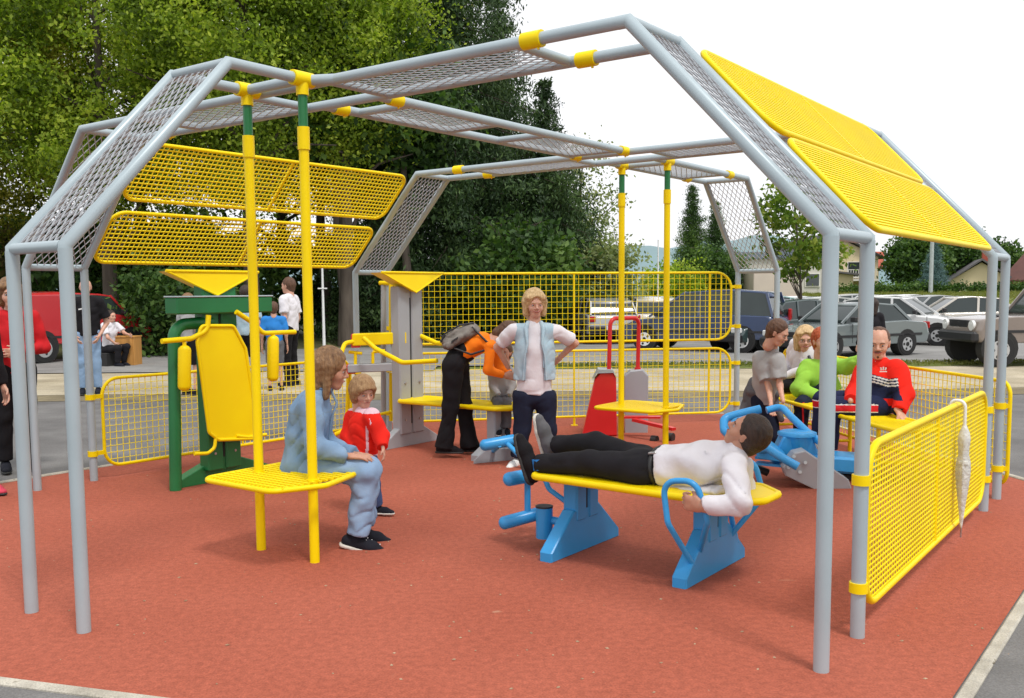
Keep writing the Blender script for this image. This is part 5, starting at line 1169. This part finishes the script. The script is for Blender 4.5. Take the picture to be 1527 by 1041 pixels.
def spruce(x, y, H, rad, label, leaf=LFS, cb=.4, layers=26, group=None, size=.20, dens=1.0, z0=0.0, name='spruce_tree', sharp=.85):
    t = empty(name, (x, y, z0), label, 'tree', group); base = np.array([x, y, z0])
    MB().tube([base-ZX*.05, base+ZX*H*.5, base+ZX*H], [.035*H*.5, .02*H*.5, .015], 8).build('trunk', BARK, t)
    m = MB(); C = []; S = []
    for i in range(layers):
        q = i/(layers-1); z = cb+(H-cb)*q; R = rad*(1-q)**sharp*rng.uniform(.8, 1.1)+.08; n = max(5, int(12*(1-q*.6)))
        for j in range(n):
            an = 6.283*(j+rng.uniform(-.4, .4))/n; rr = R*rng.uniform(.65, 1.12); e = base+np.array([math.cos(an)*rr, math.sin(an)*rr, z-.34*rr+rng.uniform(-.15, .15)])
            o_ = base+ZX*(z+.05*rr)
            if i % 2 == 0: m.tube([o_, (o_+e)/2-ZX*.03, e], [.03*(1-q)+.008, .02*(1-q)+.006, .004], 4, caps=False)
            k = max(2, int(rr*4.2*dens)+1)
            for s_ in range(k): f_ = (s_+.7)/k; C.append(o_*(1-f_)+e*f_-ZX*.12*math.sin(f_*2.5)*rr*.3); S.append(.10+.09*rr*(1.1-f_*.55))
    stuff_part(m.build('limb', BARK, t))
    leaves_mesh('crown', np.array(C), int(42), np.array(S), size*.62, leaf, t, .55, droop=1.1, aspect=.28)
    return t
gt = 'broadleaf trees massed behind the left of the court'
for i, (x, y, H, cb, rad, lf, lb, cl) in enumerate([
    (-15.0, 27, 13.5, 1.6, 4.0, LF2, 'yellowish green tree at the far left edge of the wood', 430),
    (-10.6, 25.5, 13.5, 2.6, 3.6, LF1, 'fresh green tree rising over the red van', 430),
    (-6.6, 24.5, 14.5, 3.0, 3.6, LF1, 'tall fresh green tree above the upper left shade panel', 460),
    (-4.5, 26.5, 15.0, 3.2, 2.6, LF1, 'tall green tree over the left pole seat, left of the dark spruces', 440),
    (-12.5, 33, 15.5, 2.5, 4.6, LF2, 'yellow green tree standing behind the first row of trees', 420),
    (-8.0, 34, 16.5, 2.5, 5.0, LF1, 'large green tree in the second row behind the left shade panels', 430),
    (-4.9, 34, 16.0, 2.5, 3.9, LF2, 'pale green tree in the second row just left of the spruces', 420)]):
    broadleaf(x, y, H, cb, rad, lb, lf, cl=int(cl*.80), per=225, size=.115, spread=.36, group=gt)
spruce(-1.75, 30.5, 19.5, 3.9, 'tallest dark spruce behind the middle of the court', layers=42, group='dark spruces beyond the court', size=.26)
spruce(1.1, 31, 8.0, 2.9, 'dark spruce just right of the tallest one, behind the denim vest woman', layers=28, group='dark spruces beyond the court', size=.26)
spruce(-.4, 33, 11.5, 3.0, 'dark spruce half hidden behind the tallest one', layers=30, group='dark spruces beyond the court', size=.26)
spruce(-3.6, 29.0, 9.0, 2.6, 'short dark spruce left of the tallest one', layers=26, group='dark spruces beyond the court', size=.25)
broadleaf(2.3, 33.5, 7.2, 1.0, 1.55, 'slender feathery tree standing at the right end of the dark spruces', LFP, cl=120, per=46, size=.13, spread=.34, tr=.09)
broadleaf(.2, 27.8, 3.6, .3, 2.2, 'round green bush tree below the spruces, behind the tall back fence', LF3, cl=160, per=60, size=.2, spread=.32, tr=.1)
broadleaf(2.9, 30.5, 3.5, .2, 1.6, 'pale willow bush between the spruces and the yellow poles', LFP, cl=100, per=55, size=.14, spread=.28, tr=.07, name='willow_bush')
# undergrowth closing the wood below the crowns
def bush(x, y, H, rad, lf, lb, cl=90, per=60, size=.2, group=None, z0=0.0, name='bush'):
    t = empty(name, (x, y, z0), lb, 'bush', group); C = []
    while len(C) < cl:
        d = rng.normal(0, 1, 3); d /= np.linalg.norm(d); rr = rng.uniform(.3, 1)**.5*(1+.2*math.sin(d[0]*5+x)+.15*math.sin(d[2]*6)); C.append(np.array([x+d[0]*rad*rr, y+d[1]*rad*.7*rr, z0+H*.5+d[2]*H*.5*rr]))
    m = MB()
    for i in range(7): a_ = rng.uniform(0, 6.28); m.tube([(x, y, z0-.02), (x+math.cos(a_)*rad*.4, y+math.sin(a_)*rad*.3, z0+H*.4), (x+math.cos(a_)*rad*.7, y+math.sin(a_)*rad*.5, z0+H*.75)], [.03, .02, .006], 5)
    m.build('stem', BARK, t)
    C = np.array(C); C[:, 2] = np.maximum(C[:, 2], z0+.08); leaves_mesh('foliage', C, per, .26, size, lf, t, .7)
gu = 'dark bushes under the wood'
for i, (x, y, H, r_) in enumerate([(-19.5, 28, 4.5, 2.4), (-16.0, 26.5, 4.2, 2.3), (-12.6, 27.5, 3.8, 2.2), (-9.4, 27.3, 3.4, 2.2), (-14.5, 31, 4.5, 2.6), (-10, 31, 4.2, 2.6), (-6.2, 33.2, 3.8, 2.4)]):
    bush(x, y, H, r_, [LF3, LFO, LF3, LF3, LF3, LF3, LF3][i], ['dark bush at the left edge behind the front left posts', 'brownish bush behind the red van', 'dark bush behind the wooden crate', 'dark bush left of the green machine', 'dark bush deeper in the wood behind the red van', 'dark bush deeper in the wood behind the green machine', 'dark bush between the far tree trunks'][i], 130, 60, .22, gu)
bush(-8.3, 23.4, 2.3, 1.2, LF3, 'dark green bush directly behind the wooden crate', 80, 60, .14)
m = MB(); gtr = 'bare dark trunks seen under the crowns'
for x, y, r_, lb in ((-4.65, 26.6, .16, 'dark trunk just right of the white lamp post'), (-3.9, 28.8, .20, 'thick dark trunk seen through the gap left of the grey tower'), (-5.8, 30, .17, 'dark trunk left of the white lamp post'), (-2.95, 27.4, .13, 'thin dark trunk behind the grey tower')):
    t = empty('tree', (x, y, 0), lb, 'tree', gtr)
    MB().tube([(x, y, -.1), (x+.05, y, 1.5), (x-.1, y, 3.4), (x, y, 6.5)], [r_*1.25, r_, r_*.85, r_*.5], 9).build('trunk', BARK, t)
    cc = np.array([[x, y, 6.6]])+rng.normal(0, .8, (60, 3)); leaves_mesh('crown', cc, 60, .4, .24, LF3, t)

# right side trees
spruce(9.9, 53, 7.1, 1.25, 'slim dark cypress like conifer right of the yellow poles', LF3, layers=34, size=.2, dens=1.4, sharp=.55, name='conifer', cb=.1)
spruce(11.4, 54, 6.3, 1.1, 'shorter conifer beside the slim one, near the back right posts', LF3, layers=30, size=.2, dens=1.4, sharp=.6, name='conifer', cb=.1)
broadleaf(10.4, 50, 4.2, .4, 2.0, 'low dark green tree at the foot of the conifers', LF3, cl=130, per=55, size=.2, spread=.34, tr=.1)
broadleaf(8.1, 48, 3.0, .3, 1.8, 'rounded green bush left of the conifers', LF1, cl=110, per=50, size=.18, spread=.3, tr=.08)
t = broadleaf(7.85, 26.0, 5.3, 1.55, 1.45, 'young maple with thin straight trunk standing among the parked cars', LFM, nl=14, cl=85, per=34, size=.17, spread=.17, tr=.05, name='young_maple')
gd = 'dark round trees behind the meadow'
for x, y, H, r_, lf, lb in ((35.4, 84, 5.6, 2.7, LF3, 'dark round tree behind the right pair of posts, next to the red roof'), (40.0, 88, 5.6, 3.4, LF3, 'dark broad tree behind the blue spruce'), (45.0, 90, 5.0, 3.2, LF3, 'dark green tree left of the brown roofed house'), (42.5, 93, 6.2, 3.0, LF3, 'dark tree rising behind the blue spruce')):
    broadleaf(x, y, H, .5, r_, lb, lf, cl=190, per=55, size=.36, spread=.5, group=gd, z0=1.0, tr=.2)
spruce(32.2, 73.5, 3.9, 1.5, 'blue grey spruce beside the tall lamp post', LFB, layers=22, size=.2, z0=1.0, dens=1.3, cb=.1)
t = empty('hedge', (24, 71, 1), 'low dark green hedge along the top of the meadow bank', 'hedge')
C = np.stack([rng.uniform(14, 52, 520), rng.uniform(70.4, 71.4, 520), rng.uniform(1.1, 1.75, 520)], 1); leaves_mesh('foliage', C, 45, .22, .2, LF3, t)
# meadow grass as a mass
n = 26000; gx = rng.uniform(6, 60, n); gy = rng.uniform(46, 69, n); gz = -0.05+.9*np.clip((gy-46)/3, 0, 1)+.28*np.clip((gy-48)/22, 0, 1)
C = np.stack([gx, gy, gz+.12], 1); go = leaves_mesh('meadow_grass', C, 1, .05, .42, leaf_mat('grass_blades', [(0.10, 0.13, 0.02), (0.20, 0.20, 0.05)], .3), None, .3, aspect=.10); tag(go, 'yellowish green meadow grass on the bank beyond the car park', 'grass', kind='stuff')
n = 9000; C = np.stack([rng.uniform(-14, 14, n), rng.uniform(18.6, 19.5, n), np.full(n, .05)], 1)
C = C[C[:, 0] > .9]; go = leaves_mesh('verge_grass', C, 1, .02, .10, leaf_mat('verge_blades', [(0.10, 0.13, 0.02), (0.19, 0.19, 0.05)], .5), None, .3, aspect=.2); tag(go, 'short grass on the verge in front of the parked cars', 'grass', kind='stuff')

# ------------------------------------------------------------------ buildings
CREAM = mat('cream_render', (0.66, 0.56, 0.36), .9, .05, .6, .1, 8); WTRIM = mat('white_trim', (0.72, 0.70, 0.64), .7); ROOFD = mat('dark_roof_tiles', (0.045, 0.045, 0.045), .8, .2, 3)
ROOFG = mat('grey_roof_tiles', (0.11, 0.105, 0.11), .8, .15, 2); ROOFR = mat('red_roof_tiles', (0.38, 0.085, 0.05), .8, .15, 2); ROOFB = mat('brown_roof_tiles', (0.13, 0.055, 0.045), .8, .15, 2)
GLS = mat('window_glass', (0.035, 0.045, 0.045), .08, .2, 2, spec=.8); WALLP = mat('pale_plaster', (0.55, 0.53, 0.48), .9, .06, .5)
def house(x, y, w, d, hw, hr, yaw, label, wall, roof, z0=.9, wins=(), balcony=None, over=.5):
    """gable end faces the camera; w gable width, d depth, hw wall height, hr ridge height"""
    t = empty('house', (x, y, z0), label, 'house'); c, s = math.cos(yaw), math.sin(yaw); ex = np.array([c, s, 0]); ey = np.array([-s, c, 0]); o = np.array([x, y, z0])
    def q(a, b, e): return o+ex*a+ey*b+ZX*e
    MB().prism([q(-w/2, 0, -1), q(w/2, 0, -1), q(w/2, 0, hw), q(0, 0, hr-.15), q(-w/2, 0, hw)], ey*d).build('wall', wall, t)
    sl = (hr-hw)/(w/2)
    for sg in (-1, 1):
        a_ = q(0, -over, hr); b_ = q(sg*(w/2+over), -over, hw-sl*over)
        MB().prism([a_, b_, b_+ZX*.16, a_+ZX*.16], ey*(d+2*over)).build('roof', roof, t)
    for (a, e, ww, hh) in wins:
        fr = MB(); fr.box(q(a, -.03, e), (ww+.16, .06, hh+.16), ex, ey, ZX); f_ = fr.build('window', WTRIM, t)
        MB().box(q(a, -.07, e), (ww, .03, hh), ex, ey, ZX).build('pane', GLS, f_)
        MB().box(q(a, -.10, e-hh/2-.1), (ww+.3, .14, .06), ex, ey, ZX).build('sill', WTRIM, f_)
    if balcony:
        a, e, ww = balcony; MB().box(q(a, -.6, e), (ww, 1.2, .18), ex, ey, ZX).build('balcony_slab', WTRIM, t)
        m = MB(); m.box(q(a, -1.18, e+1.0), (ww, .06, .06), ex, ey, ZX)
        for k in range(int(ww/.25)): m.box(q(a-ww/2+.12+k*.25, -1.18, e+.55), (.05, .04, .9), ex, ey, ZX)
        m.build('balcony_rail', WTRIM, t)
    MB().box(q(w*.12, d*.5, hr+.3), (.6, .6, 1.3), ex, ey, ZX).build('chimney', ROOFR, t)
    return t
hx = at(1242, 440, 95)
house(hx[0], 95, 9.0, 10, 3.9, 6.1, .06, 'cream two storey house with dark gable roof seen between the right posts', CREAM, ROOFD, z0=.8, wins=((2.0, 2.65, 1.1, 1.4), (2.0, .35, 1.1, 1.3), (-1.6, 2.7, 1.1, 1.2), (-1.6, .4, 1.1, 1.1), (-3.2, 2.7, .9, 1.2)), balcony=(1.2, 1.6, 5.6))
hx = at(1218, 440, 88)
house(hx[0]-.5, 88, 7.6, 6, 2.0, 2.5, .0, 'low cream annex with wide windows left of the two storey house', CREAM, ROOFG, z0=.8, wins=((1.2, 1.0, 1.6, .8), (-1.2, 1.0, 1.6, .8)))
hx = at(1310, 420, 105); house(hx[0], 105, 5, 8, 3.0, 4.4, 1.2, 'small house with red tiled roof beside the dark round tree', WALLP, ROOFR, z0=1.0)
hx = at(1462, 440, 80); house(hx[0], 80, 5.2, 6, 1.1, 2.9, -.35, 'pale house with steep grey roof behind the 4x4', CREAM, ROOFG, z0=.9, wins=((.6, .6, .8, .6),))
hx = at(1618, 440, 74); house(hx[0]+.3, 74, 4.4, 6, 1.7, 3.9, 0.2, 'house with tall red brown tiled roof at the right edge', CREAM, ROOFB, z0=.8, wins=((-1.6, 1.0, .9, .8), (.4, 1.0, .9, .8)))
# long flat building seen through the back right mesh
t = empty('hall_building', at(1140, 440, 70)*[1, 1, 0], 'long grey hall building seen behind the back right posts', 'building')
b0 = at(1100, 440, 70); MB().box((b0[0]+3.2, 73, 1.9), (6.4, 6, 3.8)).build('wall', WALLP, t); MB().box((b0[0]+3.2, 73, 4.0), (6.8, 6.4, .5)).build('roof', mat('blue_grey_roof', (0.16, 0.20, 0.25), .7), t)
for k in range(4):
    f_ = MB().box((b0[0]+.9+k*1.5, 69.96, 2.2), (1.1, .08, 1.0)).build('window', WTRIM, t); MB().box((b0[0]+.9+k*1.5, 69.90, 2.2), (.92, .04, .84)).build('pane', GLS, f_)
# box trailer
t = empty('box_trailer', at(1157, 452, 47)*[1, 1, 0], 'beige box trailer seen from behind with red lamps, left of the maple trunk', 'trailer')
a_, b_ = at(1124, 404, 47), at(1191, 452, 47); cx, w_ = (a_[0]+b_[0])/2, b_[0]-a_[0]
BEI = mat('beige_panel', (0.58, 0.50, 0.42), .6, .05, 2)
MB().box((cx, 49.5, (a_[2]+b_[2])/2+.12), (w_, 5, a_[2]-b_[2]-.24), bev=.03).build('box_body', BEI, t); MB().box((cx, 49.5, b_[2]+.08), (w_, 5, .16), bev=.02).build('bumper_rail', WHITE, t)
for s in (-1, 1):
    MB().box((cx+s*w_*.33, 46.97, b_[2]+.26), (w_*.24, .04, .10)).build('tail_lamp', mat('trailer_red_lamp', (.5, .05, .03), .3), t)
    MB().tube([(cx+s*w_*.4-.12, 47.8, .45), (cx+s*w_*.4+.12, 47.8, .45)], .45, 16).build('wheel', BLK, t)
MB().tube([(cx, 46.96, b_[2]+.3), (cx, 46.96, a_[2]-.1)], .02, 6).build('door_gap', BLK, t)

# ------------------------------------------------------------------ poles
def pole(x, y, z1, r_, label, name='lamp_post', m_=None, head=True):
    t = empty(name, (x, y, 0), label, 'lamp post' if head else 'pole'); m_ = m_ or WHITE
    MB().tube([(x, y, -.02), (x, y, 1.0), (x, y, z1)], [r_*1.2, r_, r_*.8], 10).build('shaft', m_, t); MB().tube([(x, y, 0), (x, y, .12)], r_*2, 10).build('base', m_, t)
    if head:
        MB().tube(fillet([(x, y, z1-.05), (x, y, z1+.2), (x-.7, y, z1+.3)], .2, 5), r_*.6, 8).build('arm', m_, t); MB().box((x-.95, y, z1+.3), (.6, .22, .12), bev=.03).build('lamp_head', GRY, t)
    return t
q_ = at(1387, 460, 66); pole(q_[0], 66, 6.2, .14, 'tall grey lamp post in front of the blue spruce', m_=mat('galvanised', (0.42, 0.46, 0.47), .5))
q_ = at(483, 500, 25); t = pole(q_[0], 25, 2.15, .035, 'thin white post in front of the dark wood, right of the tallest pole', name='white_post', head=False); MB().tube([(q_[0]-.12, 24.97, 1.62), (q_[0]+.12, 24.97, 1.62)], .02, 6).build('cross_bar', WHITE, t)
q_ = at(981, 460, 40); pole(q_[0], 40, 3.6, .035, 'thin white flagpole between the right yellow poles', name='flagpole', head=False)

# ------------------------------------------------------------------ cars
GLASS = mat('car_glass', (0.03, 0.042, 0.042), .05, .1, 2, spec=.55); TYRE = mat('tyre_rubber', (0.016, 0.016, 0.017), .8); ALLOY = mat('alloy_rim', (0.55, 0.56, 0.57), .3, .05, 4, metal=.6)
HLAMP = mat('headlamp_glass', (0.75, 0.76, 0.75), .08, .03, 3, spec=.9); TLAMP = mat('tail_lamp_glass', (0.42, 0.015, 0.015), .15); PLATE = mat('number_plate_white', (0.72, 0.72, 0.70), .5)
def paint(n, c): return mat(n, c, .22, .03, 2, 0, coat=.7, spec=.6)
CARS = {   # lower body profile and glasshouse profile (x forward, z up), metres
 'sedan': dict(L=4.4, W=1.70, body=[(-2.15, .32), (-2.2, .55), (-2.12, .86), (-1.35, .93), (.55, .90), (1.55, .82), (2.12, .66), (2.2, .48), (2.15, .28)], cab=[(-1.55, .90), (-1.0, 1.34), (-.2, 1.40), (.25, 1.36), (.95, .88)], wb=(-1.30, 1.33), wr=.30, pil=(-.35,)),
 'hatch': dict(L=3.9, W=1.66, body=[(-1.9, .32), (-1.95, .55), (-1.9, .90), (-1.2, .94), (.55, .90), (1.35, .80), (1.85, .64), (1.95, .46), (1.9, .26)], cab=[(-1.82, .90), (-1.5, 1.32), (-.7, 1.42), (.1, 1.38), (.85, .87)], wb=(-1.22, 1.22), wr=.29, pil=(-.95, -.1)),
 'estate': dict(L=4.5, W=1.70, body=[(-2.2, .32), (-2.25, .6), (-2.2, .90), (-1.4, .93), (.55, .90), (1.6, .82), (2.15, .66), (2.25, .48), (2.2, .28)], cab=[(-2.12, .90), (-1.9, 1.38), (-.9, 1.45), (.2, 1.38), (.95, .88)], wb=(-1.30, 1.35), wr=.31, pil=(-1.2, -.3)),
 'mpv': dict(L=4.6, W=1.80, body=[(-2.2, .35), (-2.25, .65), (-2.2, .98), (-1.2, 1.02), (.9, .98), (1.75, .86), (2.15, .70), (2.28, .5), (2.2, .3)], cab=[(-2.15, .97), (-1.95, 1.62), (-.9, 1.70), (.3, 1.64), (1.35, .95)], wb=(-1.35, 1.45), wr=.32, pil=(-1.2, -.1)),
 'offroad': dict(L=4.3, W=1.72, body=[(-2.0, .50), (-2.1, .75), (-2.1, 1.10), (-1.2, 1.14), (.55, 1.13), (1.35, 1.10), (2.0, 1.04), (2.08, .80), (2.05, .52)], cab=[(-2.02, 1.12), (-1.95, 1.75), (-1.0, 1.82), (.1, 1.80), (.60, 1.12)], wb=(-1.0, 1.55), wr=.36, pil=(-1.1, -.25)),
 'van': dict(L=4.0, W=1.60, body=[(-1.9, .40), (-1.95, .70), (-1.95, 1.50), (-.6, 1.56), (.35, 1.10), (1.0, 1.00), (1.7, .95), (1.85, .62), (1.85, .36)], cab=[(-.62, 1.10), (-.60, 1.54), (.45, 1.50), (.75, 1.46), (1.2, .98)], wb=(-1.15, 1.2), wr=.31, pil=(.1,)),
}
def car(px, Y, yaw, kind, pm, label, z0=.02, group=None, plate=True, x=None, rimm=None, scale=1.0):
    K = CARS[kind]; X0 = x if x is not None else at(px, 500, Y)[0]; o = np.array([X0, Y, z0]); a = math.radians(yaw); ex = np.array([math.cos(a), math.sin(a), 0]); ey = np.array([-math.sin(a), math.cos(a), 0]); W = K['W']*scale
    t = empty('parked_car', o, label, 'car', group)
    def q(x_, y_, z_): return o+(ex*x_+ZX*z_)*scale+ey*y_
    def loft(prof, ys, ins, top_in=0.0, zt=1, zb=0, fr_=.14):
        prof = [tuple(p_[:2]) for p_ in fillet([np.array([p_[0], p_[1], 0.0]) for p_ in prof], fr_, 4, closed=True)]
        P_ = [np.array(p) for p in prof]; c = sum(P_)/len(P_); rows = []
        for y_, i_ in zip(ys, ins):
            row = []
            for p in P_:
                e = p+(c-p)/max(1e-6, np.linalg.norm(c-p))*i_; h_ = max(0, min(1, (p[1]-zb)/(zt-zb))) if top_in else 0
                row.append(q(e[0], y_*(1-top_in*h_), e[1]))
            rows.append(row)
        V = [p for r_ in rows for p in r_]; n = len(P_); F = [tuple(range(n-1, -1, -1)), tuple(range((len(rows)-1)*n, len(rows)*n))]
        for k in range(len(rows)-1):
            for i in range(n): F.append((k*n+i, k*n+(i+1) % n, (k+1)*n+(i+1) % n, (k+1)*n+i))
        return V, F
    m = MB(); V, F = loft(K['body'], [-W/2, -W/2+.005, -W/2+.03, -W/2+.09, -W*.25, W*.25, W/2-.09, W/2-.03, W/2-.005, W/2], [.13, .085, .035, .008, -.012, -.012, .008, .035, .085, .13]); m.add(V, F[:2], False); m.add(V, F[2:], True); m.build('body', pm, t)
    # crease strip along the side
    for s in (-1, 1): m = MB(); m.rod(q(K['body'][1][0]+.35, s*(W/2+.002), .56 if kind != 'offroad' else .78), q(K['body'][-2][0]-.45, s*(W/2+.002), .55 if kind != 'offroad' else .77), .02, ZX, .05); m.build('side_trim', BLK, t)
    cb = K['cab']; _c = fillet([np.array([c_[0], c_[1], 0.]) for c_ in cb], .16, 3); zb = min(c_[1] for c_ in cb); zt = max(c_[1] for c_ in cb)
    m = MB(); V, F = loft([(c_[0], c_[1]-.012) for c_ in cb], [-W/2+.09, W/2-.09], [.02, .02], top_in=.13, zt=zt, zb=zb, fr_=.05); m.add(V, F[:2], False); m.add(V, F[2:], True); m.build('window_glass', GLASS, t)
    def side(s, x_, z_): h_ = (z_-zb)/(zt-zb); return q(x_, s*(W/2-.085)*(1-.13*h_), z_)
    m = MB(); rf = [(c_[0], c_[1]+.004) for c_ in _c[1:-1]]; pr = [side(-1, *c_) for c_ in rf]; pl_ = [side(1, *c_) for c_ in rf]; n = len(rf)
    V = pr+pl_+[p-ZX*.05 for p in pr]+[p-ZX*.05 for p in pl_]; F = []
    for i in range(n-1): F += [(i, i+1, n+i+1, n+i), (2*n+i, 3*n+i, 3*n+i+1, 2*n+i+1), (i, 2*n+i, 2*n+i+1, i+1), (n+i, n+i+1, 3*n+i+1, 3*n+i)]
    F += [(0, n, 3*n, 2*n), (n-1, 3*n-1, 4*n-1, 2*n-1)]; m.add(V, F, True); m.build('roof', pm, t)
    for s in (-1, 1):
        MB().rod(side(s, *cb[0]), side(s, *cb[1]), .06, ey, .035).build('pillar', pm, t); MB().rod(side(s, *cb[-1]), side(s, *cb[-2]), .05, ey, .035).build('pillar', pm, t)
        for pz in K['pil']: MB().rod(side(s, pz, zb), side(s, pz-.03, zt-.05), .06, ey, .03).build('pillar', pm, t)
        m = MB(); m.box(q(cb[-1][0]-.25, s*(W/2+.06), zb+.10), (.10, .16, .11), ex, ey, ZX, .02); m.build('wing_mirror', BLK, t)
        m = MB(); xm = K['pil'][-1]; m.rod(q(xm+.03, s*(W/2+.003), zb-.14), q(xm+.17, s*(W/2+.003), zb-.14), .02, ZX, .03); m.build('door_handle', BLK, t)
        for xx in (xm, xm+1.02 if kind != 'van' else xm+.8): MB().rod(q(xx, s*(W/2-.002), .38), q(xx, s*(W/2-.002), zb-.02), .010, ey, .012).build('door_gap', DARK, t)
        for xw in K['wb']:
            MB().tube([q(xw, s*(W/2-.22), K['wr']+.04), q(xw, s*(W/2+.004), K['wr']+.04)], (K['wr']+.055)*scale, 20).build('wheel_arch', DARK, t)
            w = MB().tube([q(xw, s*(W/2-.20), K['wr']), q(xw, s*(W/2-.01), K['wr']), q(xw, s*(W/2+.012), K['wr'])], [K['wr']*scale, K['wr']*scale, K['wr']*.93*scale], 22).build('wheel', TYRE, t)
            m = MB().tube([q(xw, s*(W/2), K['wr']), q(xw, s*(W/2+.020), K['wr'])], K['wr']*.60*scale, 18); 
            m.build('rim', rimm or ALLOY, w)
            m = MB()
            for k in range(5): an = k*1.2566; d_ = ex*math.cos(an)+ZX*math.sin(an); m.tube([q(xw, s*(W/2+.018), K['wr'])+d_*K['wr']*.36, q(xw, s*(W/2+.022), K['wr'])+d_*K['wr']*.36], K['wr']*.10, 8)
            m.tube([q(xw, s*(W/2+.018), K['wr']), q(xw, s*(W/2+.03), K['wr'])], .05, 8); m.build('rim_hole', DARK, w)
    B_ = K['body']; xf = B_[-2][0]; xr = B_[1][0]; zf = .62 if kind not in ('offroad',) else .90; 
    MB().box(q(xf-.02, 0, (B_[-1][1]+.13)), (.16, W-.04, .20), ex, ey, ZX, .04).build('bumper', BLK if kind in ('offroad', 'van') or pm.name.startswith('dark') else pm, t)
    MB().box(q(xr+.02, 0, (B_[0][1]+.14)), (.16, W-.04, .20), ex, ey, ZX, .04).build('bumper', BLK, t)
    MB().box(q(xf-.035, 0, zf), (.05, W*.5, .11 if kind != 'offroad' else .2), ex, ey, ZX, .01).build('grille', BLK, t)
    for s in (-1, 1):
        if kind == 'offroad': MB().tube([q(xf-.05, s*W*.36, zf), q(xf+.01, s*W*.36, zf)], .10, 14).build('headlight', HLAMP, t)
        else: MB().box(q(xf-.055, s*W*.36, zf), (.08, .30, .13), ex, ey, ZX, .02).build('headlight', HLAMP, t)
        MB().box(q(xr+.03, s*W*.42, .78 if kind not in ('offroad', 'mpv', 'van') else .92), (.07, .18, .16 if kind not in ('mpv', 'van') else .42), ex, ey, ZX, .02).build('tail_light', TLAMP, t)
    MB().box(q(xf+.065, 0, B_[-1][1]+.13), (.012, .50, .11), ex, ey, ZX).build('number_plate', PLATE, t); MB().box(q(xr-.065, 0, B_[0][1]+.2), (.012, .50, .11), ex, ey, ZX).build('number_plate', PLATE, t)
    return t, q
P_BLUE = paint('dark_blue_car_paint', (0.03, 0.055, 0.13)); P_SIL = paint('silver_car_paint', (0.36, 0.37, 0.37)); P_TAUP = paint('taupe_car_paint', (0.23, 0.19, 0.165)); P_WH = paint('white_car_paint', (0.72, 0.73, 0.73)); P_CRM = paint('cream_car_paint', (0.60, 0.56, 0.50))
P_DG = paint('dark_green_car_paint', (0.035, 0.06, 0.06)); P_GRY = paint('dark_grey_car_paint', (0.17, 0.20, 0.205)); P_RED = paint('red_van_paint', (0.52, 0.025, 0.03)); P_TEAL = paint('pale_teal_car_paint', (0.25, 0.42, 0.40)); P_LG = paint('pale_grey_car_paint', (0.45, 0.47, 0.45))
gc = 'cars parked beyond the court'
t, q = car(1562, 18.9, 181, 'offroad', P_TAUP, 'taupe 4x4 with round headlights and black bumper at the right edge', group=gc, scale=.86)
MB().box(q(1.45, .45, 1.115), (.16, .12, .03), (-1, .07, 0), None, ZX, .02).build('bonnet_scoop', BLK, t)
car(1050, 24.0, 150, 'mpv', P_BLUE, 'dark blue people carrier with white hubcaps behind the right half of the back fence', group=gc, rimm=WHITE, scale=.88)
car(1262, 21.6, 207, 'sedan', P_GRY, 'dark grey saloon behind the lime shirted woman and the right posts', group=gc, scale=.85)
car(1150, 24.2, 215, 'estate', P_DG, 'dark green estate car just right of the back right posts', group=gc, scale=.85)
car(1345, 26.2, -38, 'hatch', P_WH, 'white hatchback with its nose towards the 4x4', group=gc, scale=.9)
car(1428, 27.8, 172, 'sedan', P_CRM, 'cream saloon partly hidden behind the bonnet of the 4x4', group=gc, scale=.9)
car(1215, 29.5, 200, 'sedan', P_LG, 'pale grey saloon in the back row above the blond woman with glasses', group=gc, scale=.9)
car(1128, 30.5, 215, 'hatch', P_TEAL, 'pale teal hatchback in the back row behind the dark green estate', group=gc, scale=.9)
car(1295, 33.0, 190, 'hatch', P_WH, 'white hatchback in the back row between the two right posts', group=gc, scale=.9)
car(1375, 34.0, 200, 'sedan', P_SIL, 'silver saloon far back, left of the cream saloon', group=gc, scale=.9)
car(895, 28.5, 98, 'hatch', P_SIL, 'silver hatchback seen from behind through the upper back fence', group=gc, scale=.9)
car(965, 30.0, 92, 'estate', P_CRM, 'cream estate car seen from behind between the right yellow poles', group=gc, scale=.9)
car(835, 33.0, 20, 'mpv', P_TEAL, 'pale teal van behind the back fence, right of the blond woman', group=gc, scale=.9)
car(1172, 33.5, 205, 'sedan', P_WH, 'white saloon far back, right of the pale teal hatchback', group=gc, scale=.9)
car(1245, 37.0, 195, 'estate', P_SIL, 'silver estate in the farthest row behind the left of the two right posts', group=gc, scale=.9)
car(1340, 39.0, 200, 'sedan', P_WH, 'white saloon in the farthest row before the dark round trees', group=gc, scale=.9)
car(860, 31.5, 160, 'sedan', P_WH, 'white saloon in the back row seen through the back fence near the blond woman', group=gc, scale=.9)
t, q = car(98, 22.3, 62, 'van', P_RED, 'red panel van parked before the trees behind the man in the dark polo', group=None)
t['category'] = 'van'; t.name = 'red_van'
# crate
t = empty('wooden_crate', at(186, 545, 20.2)*[1, 1, 0], 'orange brown wooden crate standing before the dark bushes', 'crate')
WOOD = mat('orange_wood', (0.52, 0.25, 0.06), .6, .15, 3, .2, 30, stretch=(6, 6, .6)); c_ = at(186, 545, 20.2)
ch = at(186, 503, 20.2)[2]
for s in (-1, 1): MB().box((c_[0]+s*.24, 20.3, ch/2), (.03, .42, ch), bev=.005).build('side_panel', WOOD, t)
MB().box((c_[0]-.0, 20.10, ch/2+.01), (.45, .03, ch-.03), bev=.005).build('front_panel', WOOD, t); MB().box((c_[0], 20.3, ch+.01), (.53, .46, .025), bev=.005).build('lid', WOOD, t); MB().box((c_[0], 20.5, ch/2), (.45, .03, ch-.03)).build('back_panel', WOOD, t)
